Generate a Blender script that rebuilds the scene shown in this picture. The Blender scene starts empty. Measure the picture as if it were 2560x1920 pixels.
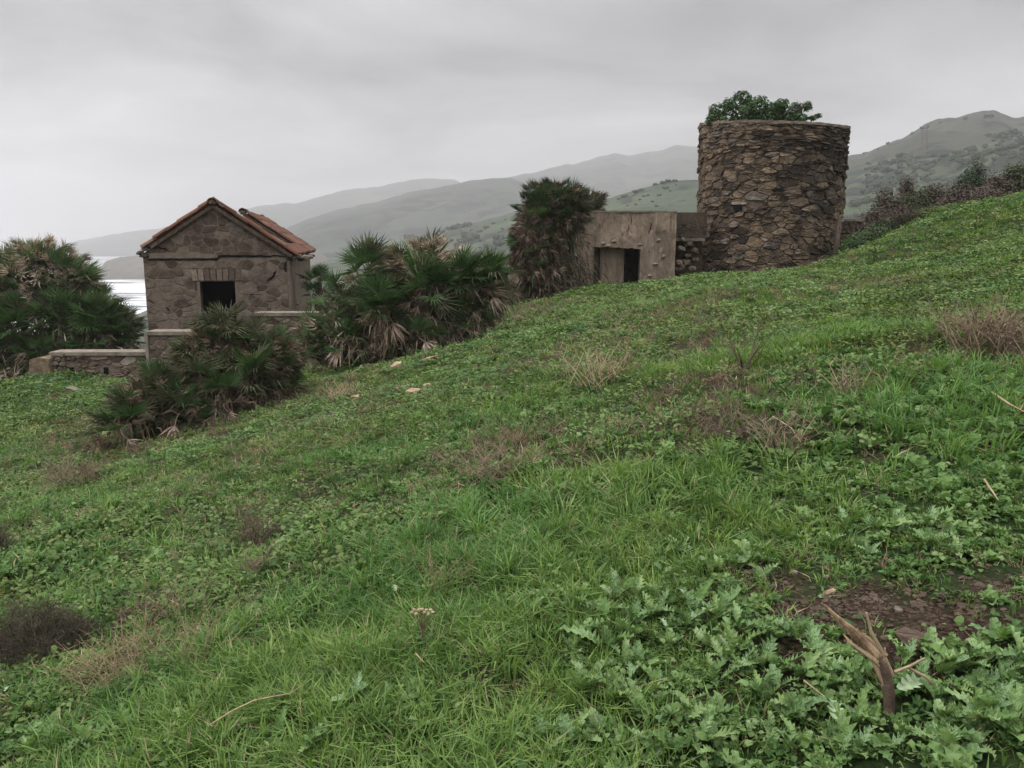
import bpy, math, random
import numpy as np
from mathutils import Vector, Matrix, Euler, noise

R = random.Random(7)
NR = np.random.RandomState(11)
C = bpy.context.scene.collection
SC = bpy.context.scene

# ------------------------------------------------------------------ camera
F = 2050.0                     # focal length in pixels of the 2560x1920 photograph
HORIZON = 608.0
PITCH = math.atan((960.0 - HORIZON) / F)
cam_d = bpy.data.cameras.new('camera')
cam_d.sensor_width = 36.0
cam_d.lens = F / 2560.0 * 36.0
cam_d.clip_start = 0.05
cam_d.clip_end = 20000.0
cam = bpy.data.objects.new('camera', cam_d)
C.objects.link(cam)
cam.rotation_euler = (math.pi / 2 - PITCH, 0, 0)
SC.camera = cam

# ------------------------------------------------------------------ world: overcast sky
SUN_EL, SUN_AZ = math.radians(42), math.radians(260)      # azimuth clockwise from +Y: behind and to the left
world = bpy.data.worlds.new('World')
SC.world = world
world.use_nodes = True
nt = world.node_tree
nt.nodes.clear()
N = nt.nodes.new
L = nt.links.new
w_out = N('ShaderNodeOutputWorld')
bg_sky = N('ShaderNodeBackground')
bg_cloud = N('ShaderNodeBackground')
mixw = N('ShaderNodeMixShader')
sky = N('ShaderNodeTexSky')
sky.sky_type = 'NISHITA'
sky.sun_disc = False
sky.sun_elevation = SUN_EL
sky.sun_rotation = SUN_AZ
L(sky.outputs[0], bg_sky.inputs[0])
bg_sky.inputs[1].default_value = 0.06
tc = N('ShaderNodeTexCoord')
sep = N('ShaderNodeSeparateXYZ')
L(tc.outputs['Generated'], sep.inputs[0])


def wmath(op, a, b=None, clamp=False):
    n = N('ShaderNodeMath')
    n.operation = op
    n.use_clamp = clamp
    for i, v in enumerate((a, b)):
        if v is None:
            continue
        if isinstance(v, (int, float)):
            n.inputs[i].default_value = v
        else:
            L(v, n.inputs[i])
    return n.outputs[0]


zc = wmath('MAXIMUM', sep.outputs[2], 0.0)
zden = wmath('ADD', zc, 0.16)
cx = wmath('DIVIDE', sep.outputs[0], zden)
cy = wmath('DIVIDE', sep.outputs[1], zden)
comb = N('ShaderNodeCombineXYZ')
L(cx, comb.inputs[0])
L(cy, comb.inputs[1])
nz1 = N('ShaderNodeTexNoise')
nz1.inputs['Scale'].default_value = 0.85
nz1.inputs['Detail'].default_value = 5.0
nz1.inputs['Roughness'].default_value = 0.5
nz1.inputs['Distortion'].default_value = 0.35
L(comb.outputs[0], nz1.inputs['Vector'])
# luminance of the cloud deck: a ramp over elevation (overcast: brighter overhead), broken up by soft noise
el = N('ShaderNodeValToRGB')
el.color_ramp.interpolation = 'EASE'
e = el.color_ramp.elements
e[0].position = 0.0
e[0].color = (0.47, 0.47, 0.49, 1)
e[1].position = 1.0
e[1].color = (2.5, 2.5, 2.53, 1)
for pos, v in ((0.10, 0.40), (0.19, 0.315), (0.31, 0.35), (0.50, 1.1)):
    s = el.color_ramp.elements.new(pos)
    s.color = (v * 1.01, v * .997, v * 1.02, 1)
L(zc, el.inputs[0])
nr = N('ShaderNodeMapRange')
nr.inputs['From Min'].default_value = 0.32
nr.inputs['From Max'].default_value = 0.68
nr.inputs['To Min'].default_value = 0.42
nr.inputs['To Max'].default_value = 1.62
L(nz1.outputs[0], nr.inputs[0])
mulc = N('ShaderNodeVectorMath')
mulc.operation = 'SCALE'
L(el.outputs[0], mulc.inputs[0])
L(nr.outputs[0], mulc.inputs['Scale'])
L(mulc.outputs[0], bg_cloud.inputs[0])
bg_cloud.inputs[1].default_value = 1.25
mixw.inputs[0].default_value = 0.93
L(bg_sky.outputs[0], mixw.inputs[1])
L(bg_cloud.outputs[0], mixw.inputs[2])
L(mixw.outputs[0], w_out.inputs[0])

sun_d = bpy.data.lights.new('sun', 'SUN')
sun_d.energy = 1.5
sun_d.angle = math.radians(16)
sun_d.color = (1.0, 0.955, 0.9)
sun = bpy.data.objects.new('sun', sun_d)
C.objects.link(sun)
_sv = Vector((math.sin(SUN_AZ) * math.cos(SUN_EL), math.cos(SUN_AZ) * math.cos(SUN_EL), math.sin(SUN_EL)))
sun.rotation_euler = _sv.to_track_quat('Z', 'Y').to_euler()

SC.view_settings.view_transform = 'Standard'
SC.view_settings.look = 'None'
SC.view_settings.exposure = 0.22
SC.view_settings.gamma = 1.0
SC.view_settings.use_curve_mapping = False
SC.render.engine = 'CYCLES'
SC.cycles.use_denoising = True
SC.cycles.max_bounces = 6
SC.cycles.diffuse_bounces = 3
SC.cycles.transmission_bounces = 3
SC.cycles.volume_bounces = 1
SC.cycles.transparent_max_bounces = 8


# ------------------------------------------------------------------ geometry of the view
CP, SP = math.cos(PITCH), math.sin(PITCH)


def ray(px, py):
    u, v = (px - 1280.0) / F, (960.0 - py) / F
    dy = CP + v * SP
    return u / dy, (-SP + v * CP) / dy


def at(px, py, Y):
    a, b = ray(px, py)
    return Vector((a * Y, Y, b * Y))


def sstep(a, b, x):
    t = np.clip((np.asarray(x, float) - a) / (b - a), 0, 1)
    return t * t * (3 - 2 * t)


_tab = NR.rand(256, 256)


def vnoise(x, y, s=1.0, o=0.0):
    x = np.asarray(x, float) * s + o + 500.0
    y = np.asarray(y, float) * s + o * 1.7 + 500.0
    xi, yi = np.floor(x).astype(int), np.floor(y).astype(int)
    fx, fy = x - xi, y - yi
    fx, fy = fx * fx * (3 - 2 * fx), fy * fy * (3 - 2 * fy)
    a = _tab[xi & 255, yi & 255]
    b = _tab[(xi + 1) & 255, yi & 255]
    c = _tab[xi & 255, (yi + 1) & 255]
    d = _tab[(xi + 1) & 255, (yi + 1) & 255]
    return (a * (1 - fx) + b * fx) * (1 - fy) + (c * (1 - fx) + d * fx) * fy


def fnoise(x, y, s=1.0, o=0.0, n=4):
    t = 0
    w = 0
    for i in range(n):
        t = t + vnoise(x, y, s * 2 ** i, o + 13.1 * i) * 0.55 ** i
        w += 0.55 ** i
    return t / w


# hillside: a tilted plane plus a smooth correction fitted through surveyed spots of the ground
def plane(x, y):
    return -1.55 + 0.2 * np.asarray(x, float)


_ctl = []
for px, py, Y in ((70, 945, 17.5), (0, 950, 17.8), (365, 938, 17.5), (-500, 962, 18), (300, 1122, 10.6), (560, 1012, 12.8),
                  (750, 938, 14.4), (1080, 852, 15.8), (1240, 778, 20), (1430, 722, 23.3), (1600, 697, 23.6),
                  (1740, 676, 23.6), (1900, 667, 23.6), (2090, 652, 23.4), (2150, 612, 23.6), (2230, 556, 24.2),
                  (2400, 516, 25), (2560, 482, 25.5), (2850, 425, 26), (1740, 715, 18), (1900, 685, 18.5), (2090, 668, 18.5),
                  (2300, 560, 20), (1430, 735, 20)):
    p = at(px, py, Y)
    _ctl.append((p.x, p.y, p.z - (.13 if Y > 15 else .06) - (.12 if 1400 < px < 2000 and Y > 22 else 0)))
for x, y, z in ((-8, 21, -3.25), (-14, 22, -3.6), (-3, 21, -2.85), (9, 28.5, -0.8), (3.5, 27, -1.3), (0, 24, -2.7),
                (-6, 26, -3.3), (-20, 18, -4.2), (-16, 12, -4.6)):
    _ctl.append((x, y, z))
for x, y in ((0, 0), (-6, 5), (6, 5), (0, 8), (-3, 8), (5, 10), (10, 10), (-1, 12), (4, 14), (12, 14), (17, 16), (20, 24),
             (0, -6), (-10, 0), (12, 0), (-8, 9), (26, 10), (0, 4), (3, 2), (-3, 2)):
    _ctl.append((x, y, -1.55 + 0.2 * x))
_ctl = np.array(_ctl)
_K = -np.sqrt(((_ctl[:, None, :2] - _ctl[None, :, :2]) ** 2).sum(-1) + 1.5)
_K -= np.eye(len(_ctl)) * 0.12
_W = np.linalg.solve(np.block([[_K, np.ones((len(_ctl), 1))], [np.ones((1, len(_ctl))), np.zeros((1, 1))]]),
                     np.append(_ctl[:, 2] - plane(_ctl[:, 0], _ctl[:, 1]), 0.0))


def G(x, y, detail=True):
    x = np.asarray(x, float)
    y = np.asarray(y, float)
    res = np.zeros(np.broadcast(x, y).shape) + _W[-1]
    for (cx_, cy_, _), w in zip(_ctl, _W[:-1]):
        res = res - w * np.sqrt((x - cx_) ** 2 + (y - cy_) ** 2 + 1.5)
    fade = np.exp(-((x / 45.0) ** 4)) * np.exp(-(((y - 12) / 45.0) ** 4))
    z = plane(x, y) + res * fade
    crest = 29.5 - 3.5 * sstep(9, 14, x) + 2.0 * sstep(18, 30, x)
    d = np.maximum(0, y - crest)
    z = z - 0.27 * d * d / (d + 5.0)
    d2 = np.maximum(0, -21 - x)
    z = z - 0.1 * d2
    if detail:
        z = z + (fnoise(x, y, 0.45, 3) - 0.5) * 0.30 * np.exp(-np.maximum(0, y - 18) / 8.0) + (fnoise(x, y, 1.7, 9, 3) - 0.5) * 0.14
    return np.maximum(z, -30.6)


def gz(x, y):
    return float(G(np.array([x]), np.array([y]))[0])


def gp(px, py):
    """the spot of the hillside seen at a place of the photograph"""
    a, b = ray(px, py)
    Y = np.linspace(1.2, 60, 2400)
    z = G(a * Y, Y)
    hit = np.nonzero(z >= b * Y)[0]
    i = hit[0] if len(hit) else len(Y) - 1
    return Vector((a * Y[i], Y[i], float(z[i])))


# ------------------------------------------------------------------ materials
def hexmix(c, k):
    return tuple(v * k for v in c)


def new_mat(name):
    m = bpy.data.materials.new(name)
    m.use_nodes = True
    t = m.node_tree
    t.nodes.clear()
    o = t.nodes.new('ShaderNodeOutputMaterial')
    b = t.nodes.new('ShaderNodeBsdfPrincipled')
    t.links.new(b.outputs[0], o.inputs[0])
    b.inputs['Roughness'].default_value = 0.9
    b.inputs['Specular IOR Level'].default_value = 0.12
    return m, t, b


def nd(t, typ, **kw):
    n = t.nodes.new(typ)
    for k, v in kw.items():
        if k in n.inputs.keys():
            n.inputs[k].default_value = v
        else:
            setattr(n, k, v)
    return n


def ramp(t, src, stops, interp='LINEAR'):
    n = t.nodes.new('ShaderNodeValToRGB')
    n.color_ramp.interpolation = interp
    el_ = n.color_ramp.elements
    while len(el_) > 1:
        el_.remove(el_[-1])
    el_[0].position = stops[0][0]
    el_[0].color = (*stops[0][1], 1)
    for p_, c_ in stops[1:]:
        k = el_.new(p_)
        k.color = (*c_, 1)
    t.links.new(src, n.inputs[0])
    return n.outputs[0]


def mixc(t, fac, a, b, mode='MIX'):
    n = t.nodes.new('ShaderNodeMix')
    n.data_type = 'RGBA'
    n.blend_type = mode
    n.clamp_factor = True
    for i, v in ((0, fac), (6, a), (7, b)):
        if isinstance(v, (int, float)):
            n.inputs[i].default_value = v
        elif isinstance(v, tuple):
            n.inputs[i].default_value = (*v, 1)
        else:
            t.links.new(v, n.inputs[i])
    return n.outputs[2]


def mth(t, op, a, b=None, clamp=False):
    n = t.nodes.new('ShaderNodeMath')
    n.operation = op
    n.use_clamp = clamp
    for i, v in enumerate((a, b)):
        if v is None:
            continue
        if isinstance(v, (int, float)):
            n.inputs[i].default_value = v
        else:
            t.links.new(v, n.inputs[i])
    return n.outputs[0]


def pos(t):
    return t.nodes.new('ShaderNodeNewGeometry').outputs['Position']


def noi(t, vec, scale, detail=4.0, rough=0.55, dist=0.0, stretch=None):
    if stretch is not None:
        mp = t.nodes.new('ShaderNodeMapping')
        mp.inputs['Scale'].default_value = stretch
        t.links.new(vec, mp.inputs[0])
        vec = mp.outputs[0]
    n = t.nodes.new('ShaderNodeTexNoise')
    n.inputs['Scale'].default_value = scale
    n.inputs['Detail'].default_value = detail
    n.inputs['Roughness'].default_value = rough
    n.inputs['Distortion'].default_value = dist
    t.links.new(vec, n.inputs['Vector'])
    return n.outputs[0]


def bump(t, b, h, strength, dist):
    n = t.nodes.new('ShaderNodeBump')
    n.inputs['Strength'].default_value = strength
    n.inputs['Distance'].default_value = dist
    t.links.new(h, n.inputs['Height'])
    t.links.new(n.outputs[0], b.inputs['Normal'])


def rock_mat(name, c1, c2, c3, scale=9.0, rnd=0.5, bumpd=0.02):
    m, t, b = new_mat(name)
    p = pos(t)
    n1 = noi(t, p, scale, 6, 0.65)
    col = ramp(t, n1, ((0.3, c1), (0.52, c2), (0.72, c3)))
    oi = t.nodes.new('ShaderNodeObjectInfo')
    k = mth(t, 'ADD', mth(t, 'MULTIPLY', oi.outputs['Random'], rnd), 1.0 - rnd / 2)
    sp = noi(t, p, scale * 6, 3, 0.6)
    k2 = mth(t, 'MULTIPLY', k, mth(t, 'ADD', mth(t, 'MULTIPLY', sp, 0.8), 0.6))
    vm = t.nodes.new('ShaderNodeVectorMath')
    vm.operation = 'SCALE'
    t.links.new(col, vm.inputs[0])
    t.links.new(k2, vm.inputs['Scale'])
    t.links.new(vm.outputs[0], b.inputs['Base Color'])
    bump(t, b, noi(t, p, scale * 2.2, 7, 0.7), 0.9, bumpd)
    return m


M = {}
M['stone_brown'] = rock_mat('stone_brown', (.065, .047, .034), (.125, .093, .068), (.195, .15, .112), rnd=.7, bumpd=.035)
M['stone_ochre'] = rock_mat('stone_ochre', (.085, .06, .04), (.15, .11, .074), (.22, .168, .12), rnd=.7, bumpd=.035)
M['stone_dark'] = rock_mat('stone_dark', (.028, .021, .017), (.058, .044, .035), (.10, .08, .064), rnd=.8, bumpd=.035)
M['stone_grey'] = rock_mat('stone_grey', (.08, .066, .056), (.135, .113, .096), (.20, .172, .148))
M['stone_pale'] = rock_mat('stone_pale', (.18, .15, .12), (.26, .225, .185), (.36, .32, .27), rnd=.4)
M['mortar_dark'] = rock_mat('mortar_dark', (.04, .029, .021), (.08, .058, .042), (.13, .097, .07), 8, bumpd=.05)
M['mortar'] = rock_mat('mortar', (.10, .078, .061), (.152, .12, .095), (.205, .166, .134), 5, 0.0)
M['house_stone'] = rock_mat('house_stone', (.095, .073, .056), (.142, .111, .087), (.198, .159, .129), 7, .30, .012)
M['house_dark'] = rock_mat('house_dark', (.05, .037, .028), (.085, .064, .049), (.13, .10, .08), 7, .45, .015)
M['coping'] = rock_mat('coping', (.11, .09, .07), (.19, .16, .13), (.26, .225, .185), 6, .2, .015)
M['fieldstone'] = rock_mat('fieldstone', (.20, .14, .09), (.32, .235, .155), (.42, .32, .22), 12, .2, .01)
M['brick'] = rock_mat('brick', (.10, .075, .058), (.155, .12, .094), (.22, .18, .15), 14, .9, .006)


def tile_mat():
    m, t, b = new_mat('clay_tile')
    p = pos(t)
    oi = t.nodes.new('ShaderNodeObjectInfo')
    c0 = ramp(t, oi.outputs['Random'], ((0, (.07, .03, .02)), (.35, (.125, .053, .034)), (.7, (.175, .082, .052)), (1, (.17, .105, .075))))
    n1 = noi(t, p, 7, 6, .7)
    lich = ramp(t, n1, ((.45, (0, 0, 0)), (.62, (1, 1, 1))))
    c = mixc(t, mth(t, 'MULTIPLY', lich, .7), c0, (.075, .055, .045))
    t.links.new(c, b.inputs['Base Color'])
    bump(t, b, noi(t, p, 30, 5, .7), .6, .01)
    return m


M['tile'] = tile_mat()


def plaster_mat(name, base, warm=1.0, dark=1.0):
    m, t, b = new_mat(name)
    p = pos(t)
    c = ramp(t, noi(t, p, 2.2, 7, .65), ((.3, hexmix(base, .62)), (.5, base), (.7, hexmix(base, 1.32))))
    # rain streaks run down the wall, wide flakes of lost render, fine grit
    st = noi(t, p, 3.0, 7, .72, .6, (1.0, 1.0, .24))
    sm = ramp(t, st, ((.42, (0, 0, 0)), (.60, (1, 1, 1))))
    c = mixc(t, mth(t, 'MULTIPLY', sm, .55 * dark), c, hexmix((base[0] * .95, base[1], base[2] * 1.02), .30))
    fl = noi(t, p, 3.1, 3, .5, 1.2, (1, 1, .5))
    fm = ramp(t, fl, ((.60, (0, 0, 0)), (.63, (1, 1, 1))))
    c = mixc(t, mth(t, 'MULTIPLY', fm, .55), c, hexmix((base[0] * 1.02, base[1] * .86, base[2] * .72), 1.15))
    g = noi(t, p, 60, 3, .6)
    c = mixc(t, .22, c, ramp(t, g, ((.3, hexmix(base, .4)), (.7, hexmix(base, 1.4)))), 'MIX')
    t.links.new(c, b.inputs['Base Color'])
    h = mth(t, 'ADD', mth(t, 'MULTIPLY', st, .7), mth(t, 'ADD', mth(t, 'MULTIPLY', fm, -.35), mth(t, 'MULTIPLY', noi(t, p, 22, 6, .7), .6)))
    bump(t, b, h, .9, .05)
    return m


M['plaster'] = plaster_mat('plaster', (.27, .208, .158), dark=1.35)
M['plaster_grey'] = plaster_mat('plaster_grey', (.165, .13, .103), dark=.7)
M['plaster_dark'] = plaster_mat('plaster_dark', (.085, .066, .05))  # darker copy of the plaster, the shade of set-back walls in its colour
m_, t_, b_ = new_mat('painted_shade_black')
b_.inputs['Base Color'].default_value = (.006, .006, .007, 1)  # flat black puts the shade inside openings and gaps into colour
M['shade_black'] = m_


def leaf_mat(name, cols, trans=.35, tint_scale=.35, tint=None, rough=.55, objrand=True, var=.55):
    """leaf surface: colour per instance from a ramp, slow drift over the field, light through the blade"""
    m, t, b = new_mat(name)
    oi = t.nodes.new('ShaderNodeObjectInfo')
    p = pos(t)
    n1 = noi(t, p, 40 if not objrand else 9, 2, .5)
    src = mth(t, 'ADD', mth(t, 'MULTIPLY', oi.outputs['Random'], var), mth(t, 'MULTIPLY', n1, 1 - var))
    stops = [(i / (len(cols) - 1) * .8 + .1, c) for i, c in enumerate(cols)]
    c = ramp(t, src, stops)
    if tint is not None:
        n2 = noi(t, p, tint_scale, 3, .55)
        c = mixc(t, ramp(t, n2, ((.42, (0, 0, 0)), (.62, (1, 1, 1)))), c, tint, 'MULTIPLY')
    t.links.new(c, b.inputs['Base Color'])
    b.inputs['Roughness'].default_value = rough
    b.inputs['Specular IOR Level'].default_value = .14
    tr = t.nodes.new('ShaderNodeBsdfTranslucent')
    vm = mixc(t, 1.0, c, (1.25, 1.35, .6), 'MULTIPLY')
    t.links.new(vm, tr.inputs[0])
    mx = t.nodes.new('ShaderNodeMixShader')
    mx.inputs[0].default_value = trans
    t.links.new(b.outputs[0], mx.inputs[1])
    t.links.new(tr.outputs[0], mx.inputs[2])
    t.links.new(mx.outputs[0], [n for n in t.nodes if n.type == 'OUTPUT_MATERIAL'][0].inputs[0])
    return m


M['grass'] = leaf_mat('grass_blade', [(.05, .095, .028), (.095, .168, .044), (.155, .242, .062), (.25, .32, .11)], .35, .5, (.78, .95, 1.05))
M['clover'] = leaf_mat('small_leaf', [(.028, .06, .021), (.06, .118, .033), (.11, .18, .052), (.22, .29, .13)], .25, .45, (1.0, .82, .72))
M['broad'] = leaf_mat('broad_leaf', [(.045, .095, .032), (.085, .16, .048), (.14, .225, .075), (.22, .31, .14)], .22, .6)
M['dry'] = leaf_mat('dry_stem', [(.11, .075, .048), (.20, .145, .09), (.32, .24, .15), (.45, .36, .24)], .15)
M['dry_red'] = leaf_mat('dry_stem_red', [(.08, .058, .042), (.14, .10, .072), (.21, .155, .11), (.30, .23, .165)], .1)
M['palm'] = leaf_mat('palm_leaf', [(.022, .048, .02), (.045, .088, .03), (.07, .12, .042), (.125, .175, .08)], .12, rough=.36)
M['palm_grey'] = leaf_mat('palm_leaf_old', [(.04, .048, .028), (.075, .08, .045), (.14, .135, .085)], .1, rough=.6)
M['palm_dead'] = leaf_mat('palm_leaf_dead', [(.05, .034, .025), (.13, .092, .066), (.29, .22, .165), (.50, .42, .34)], .08, rough=.8)
M['bush'] = leaf_mat('bush_leaf', [(.012, .03, .012), (.024, .055, .018), (.042, .088, .024), (.075, .135, .04)], .15, rough=.4, objrand=False, var=0)
M['bush_dark'] = leaf_mat('bush_leaf_dark', [(.014, .028, .014), (.028, .05, .024), (.05, .075, .035)], .1, objrand=False, var=0)
M['scrub_leaf'] = leaf_mat('scrub_leaf', [(.045, .055, .028), (.07, .085, .04), (.10, .11, .055)], .1, objrand=False, var=0)
M['bark'] = rock_mat('bark', (.04, .026, .02), (.085, .06, .045), (.15, .115, .085), 14, .2, .01)
M['twig'] = rock_mat('twig', (.055, .038, .032), (.10, .075, .062), (.17, .135, .11), 20, .5, .002)
M['wood_pale'] = rock_mat('wood_pale', (.20, .14, .09), (.33, .245, .16), (.45, .35, .24), 10, .1, .004)


def wood_split():
    m, t, b = new_mat('split_wood')
    p = pos(t)
    g = noi(t, p, 24, 6, .7, .2, (1.0, 1.0, .22))
    c = ramp(t, g, ((.32, (.06, .038, .026)), (.45, (.20, .135, .085)), (.62, (.40, .29, .19)), (.8, (.52, .41, .29))))
    t.links.new(c, b.inputs['Base Color'])
    bump(t, b, g, .9, .012)
    return m


M['split_wood'] = wood_split()


def thistle_mat():
    m, t, b = new_mat('milk_thistle_leaf')
    oi = t.nodes.new('ShaderNodeObjectInfo')
    uv = t.nodes.new('ShaderNodeUVMap')
    vo = t.nodes.new('ShaderNodeTexVoronoi')
    vo.feature = 'DISTANCE_TO_EDGE'
    vo.inputs['Scale'].default_value = 11
    mp = t.nodes.new('ShaderNodeMapping')
    mp.inputs['Scale'].default_value = (1.0, 1.5, 1)
    t.links.new(uv.outputs[0], mp.inputs[0])
    t.links.new(mp.outputs[0], vo.inputs['Vector'])
    vein = ramp(t, vo.outputs['Distance'], ((.0, (1, 1, 1)), (.05, (.75, .75, .75)), (.13, (0, 0, 0))))
    g = ramp(t, oi.outputs['Random'], ((0, (.05, .10, .026)), (.35, (.085, .165, .038)), (.7, (.165, .26, .055)), (1, (.29, .36, .15))))
    n2 = noi(t, pos(t), 30, 3, .6)
    g = mixc(t, .5, g, mixc(t, n2, hexmix((.05, .11, .04), .9), (.17, .27, .08)))
    amt = mth(t, 'MULTIPLY', vein, mth(t, 'ADD', mth(t, 'MULTIPLY', mth(t, 'FRACT', mth(t, 'MULTIPLY', oi.outputs['Random'], 7.3)), .5), .05))
    c = mixc(t, amt, g, (.36, .47, .33))
    t.links.new(c, b.inputs['Base Color'])
    b.inputs['Roughness'].default_value = .45
    b.inputs['Specular IOR Level'].default_value = .16
    tr = t.nodes.new('ShaderNodeBsdfTranslucent')
    t.links.new(mixc(t, 1.0, c, (1.2, 1.3, .6), 'MULTIPLY'), tr.inputs[0])
    mx = t.nodes.new('ShaderNodeMixShader')
    mx.inputs[0].default_value = .2
    t.links.new(b.outputs[0], mx.inputs[1])
    t.links.new(tr.outputs[0], mx.inputs[2])
    t.links.new(mx.outputs[0], [n for n in t.nodes if n.type == 'OUTPUT_MATERIAL'][0].inputs[0])
    return m


M['thistle'] = thistle_mat()
m_, t_, b_ = new_mat('pale_leaf_underside')
t_.links.new(ramp(t_, noi(t_, pos(t_), 40, 3), ((.3, (.16, .23, .12)), (.7, (.30, .37, .23)))), b_.inputs['Base Color'])
M['pale_leaf'] = m_


def soil_mat():
    m, t, b = new_mat('hillside_soil')
    p = pos(t)
    soil = ramp(t, noi(t, p, 38, 8, .8), ((.36, (.018, .011, .008)), (.5, (.075, .048, .031)), (.64, (.19, .13, .09))))
    moss = ramp(t, noi(t, p, 22, 6, .7), ((.3, (.012, .022, .008)), (.5, (.04, .07, .02)), (.7, (.09, .15, .04))))
    patch = noi(t, p, 1.1, 5, .6)
    k = ramp(t, patch, ((.50, (1, 1, 1)), (.62, (0, 0, 0))))
    at_ = t.nodes.new('ShaderNodeAttribute')
    at_.attribute_name = 'bare'
    k = mth(t, 'MULTIPLY', k, mth(t, 'SUBTRACT', 1.0, at_.outputs['Fac']), True)
    c = mixc(t, k, soil, moss)
    sepn = t.nodes.new('ShaderNodeSeparateXYZ')
    t.links.new(p, sepn.inputs[0])
    t.links.new(c, b.inputs['Base Color'])
    bump(t, b, noi(t, p, 26, 8, .8), 1.0, .10)
    return m


M['soil'] = soil_mat()


def hill_mat(name, low, mid, high, scrub, cover=.5, s=.012, path=False):
    m, t, b = new_mat(name)
    p = pos(t)
    n1 = noi(t, p, s, 6, .6)
    c = ramp(t, n1, ((.3, low), (.5, mid), (.7, high)))
    n2 = noi(t, p, s * 3.2, 7, .62, .4)
    k = ramp(t, n2, ((cover, (0, 0, 0)), (cover + .05, (1, 1, 1))))
    c = mixc(t, k, c, scrub)
    t.links.new(c, b.inputs['Base Color'])
    bump(t, b, n2, .6, 6)
    return m


M['hill_green'] = hill_mat('hill_pasture', (.026, .038, .022), (.042, .058, .032), (.066, .076, .046), (.016, .022, .015), .55, .014)
M['hill_far'] = hill_mat('hill_far', (.022, .03, .022), (.035, .043, .03), (.06, .064, .048), (.014, .018, .014), .5, .006)
M['hill_brown'] = hill_mat('hill_scrub', (.028, .033, .023), (.04, .044, .031), (.055, .055, .04), (.015, .02, .014), .55, .016)
M['hill_shrubby'] = hill_mat('hill_bushy', (.03, .042, .024), (.044, .06, .033), (.06, .075, .042), (.016, .022, .015), .48, .02)
M['beach'] = hill_mat('beach', (.075, .066, .056), (.10, .088, .074), (.13, .115, .096), (.05, .05, .04), .6, .03)


def sea_mat():
    m, t, b = new_mat('sea_water')
    p = pos(t)
    w = noi(t, p, .022, 6, .6, .6, (.45, 1.6, 1))
    foam = ramp(t, w, ((.40, (0, 0, 0)), (.52, (1, 1, 1))))
    sx = t.nodes.new('ShaderNodeSeparateXYZ')
    t.links.new(p, sx.inputs[0])
    near = ramp(t, mth(t, 'DIVIDE', sx.outputs[1], 1600.0), ((.2, (1, 1, 1)), (.75, (.35, .35, .35))))
    f = mth(t, 'MULTIPLY', foam, near)
    c = mixc(t, f, (.10, .12, .125), (.86, .87, .88))
    t.links.new(c, b.inputs['Base Color'])
    t.links.new(mth(t, 'ADD', mth(t, 'MULTIPLY', f, .6), .12), b.inputs['Roughness'])
    b.inputs['IOR'].default_value = 1.33
    b.inputs['Specular IOR Level'].default_value = .5
    bump(t, b, noi(t, p, .25, 6, .65, 0, (.6, 1.5, 1)), .4, 1.0)
    return m


M['sea'] = sea_mat()


# ------------------------------------------------------------------ object helpers
def props(o, label=None, category=None, group=None, kind=None):
    if label:
        o['label'] = label
    if category:
        o['category'] = category
    if group:
        o['group'] = group
    if kind:
        o['kind'] = kind
    return o


def mesh_data(name, V, Fc, mats, smooth=False, mi=None):
    me = bpy.data.meshes.new(name)
    me.from_pydata([tuple(v) for v in V], [], [tuple(f) for f in Fc])
    for m in (mats if isinstance(mats, (list, tuple)) else [mats]):
        me.materials.append(m)
    if mi is not None:
        me.polygons.foreach_set('material_index', list(mi))
    if smooth:
        me.polygons.foreach_set('use_smooth', [True] * len(me.polygons))
    me.update()
    return me


def link(name, data, parent=None, loc=None, rot=None, scale=None):
    o = bpy.data.objects.new(name, data)
    C.objects.link(o)
    if parent is not None:
        o.parent = parent
    if loc is not None:
        o.location = loc
    if rot is not None:
        o.rotation_euler = rot
    if scale is not None:
        o.scale = scale
    return o


def empty(name, loc, label, category, group=None):
    o = link(name, None, None, loc)
    o.empty_display_size = .2
    return props(o, label, category, group)


def wpart(name, V, Fc, mats, parent, smooth=False, mi=None):
    """mesh part given in world coordinates, stored relative to its (unrotated) thing"""
    o0 = Vector((0, 0, 0))
    q = parent
    while q is not None:
        o0 = o0 + q.location
        q = q.parent
    V = [Vector(v) - o0 for v in V]
    return link(name, mesh_data(name, V, Fc, mats, smooth, mi), parent)


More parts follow.
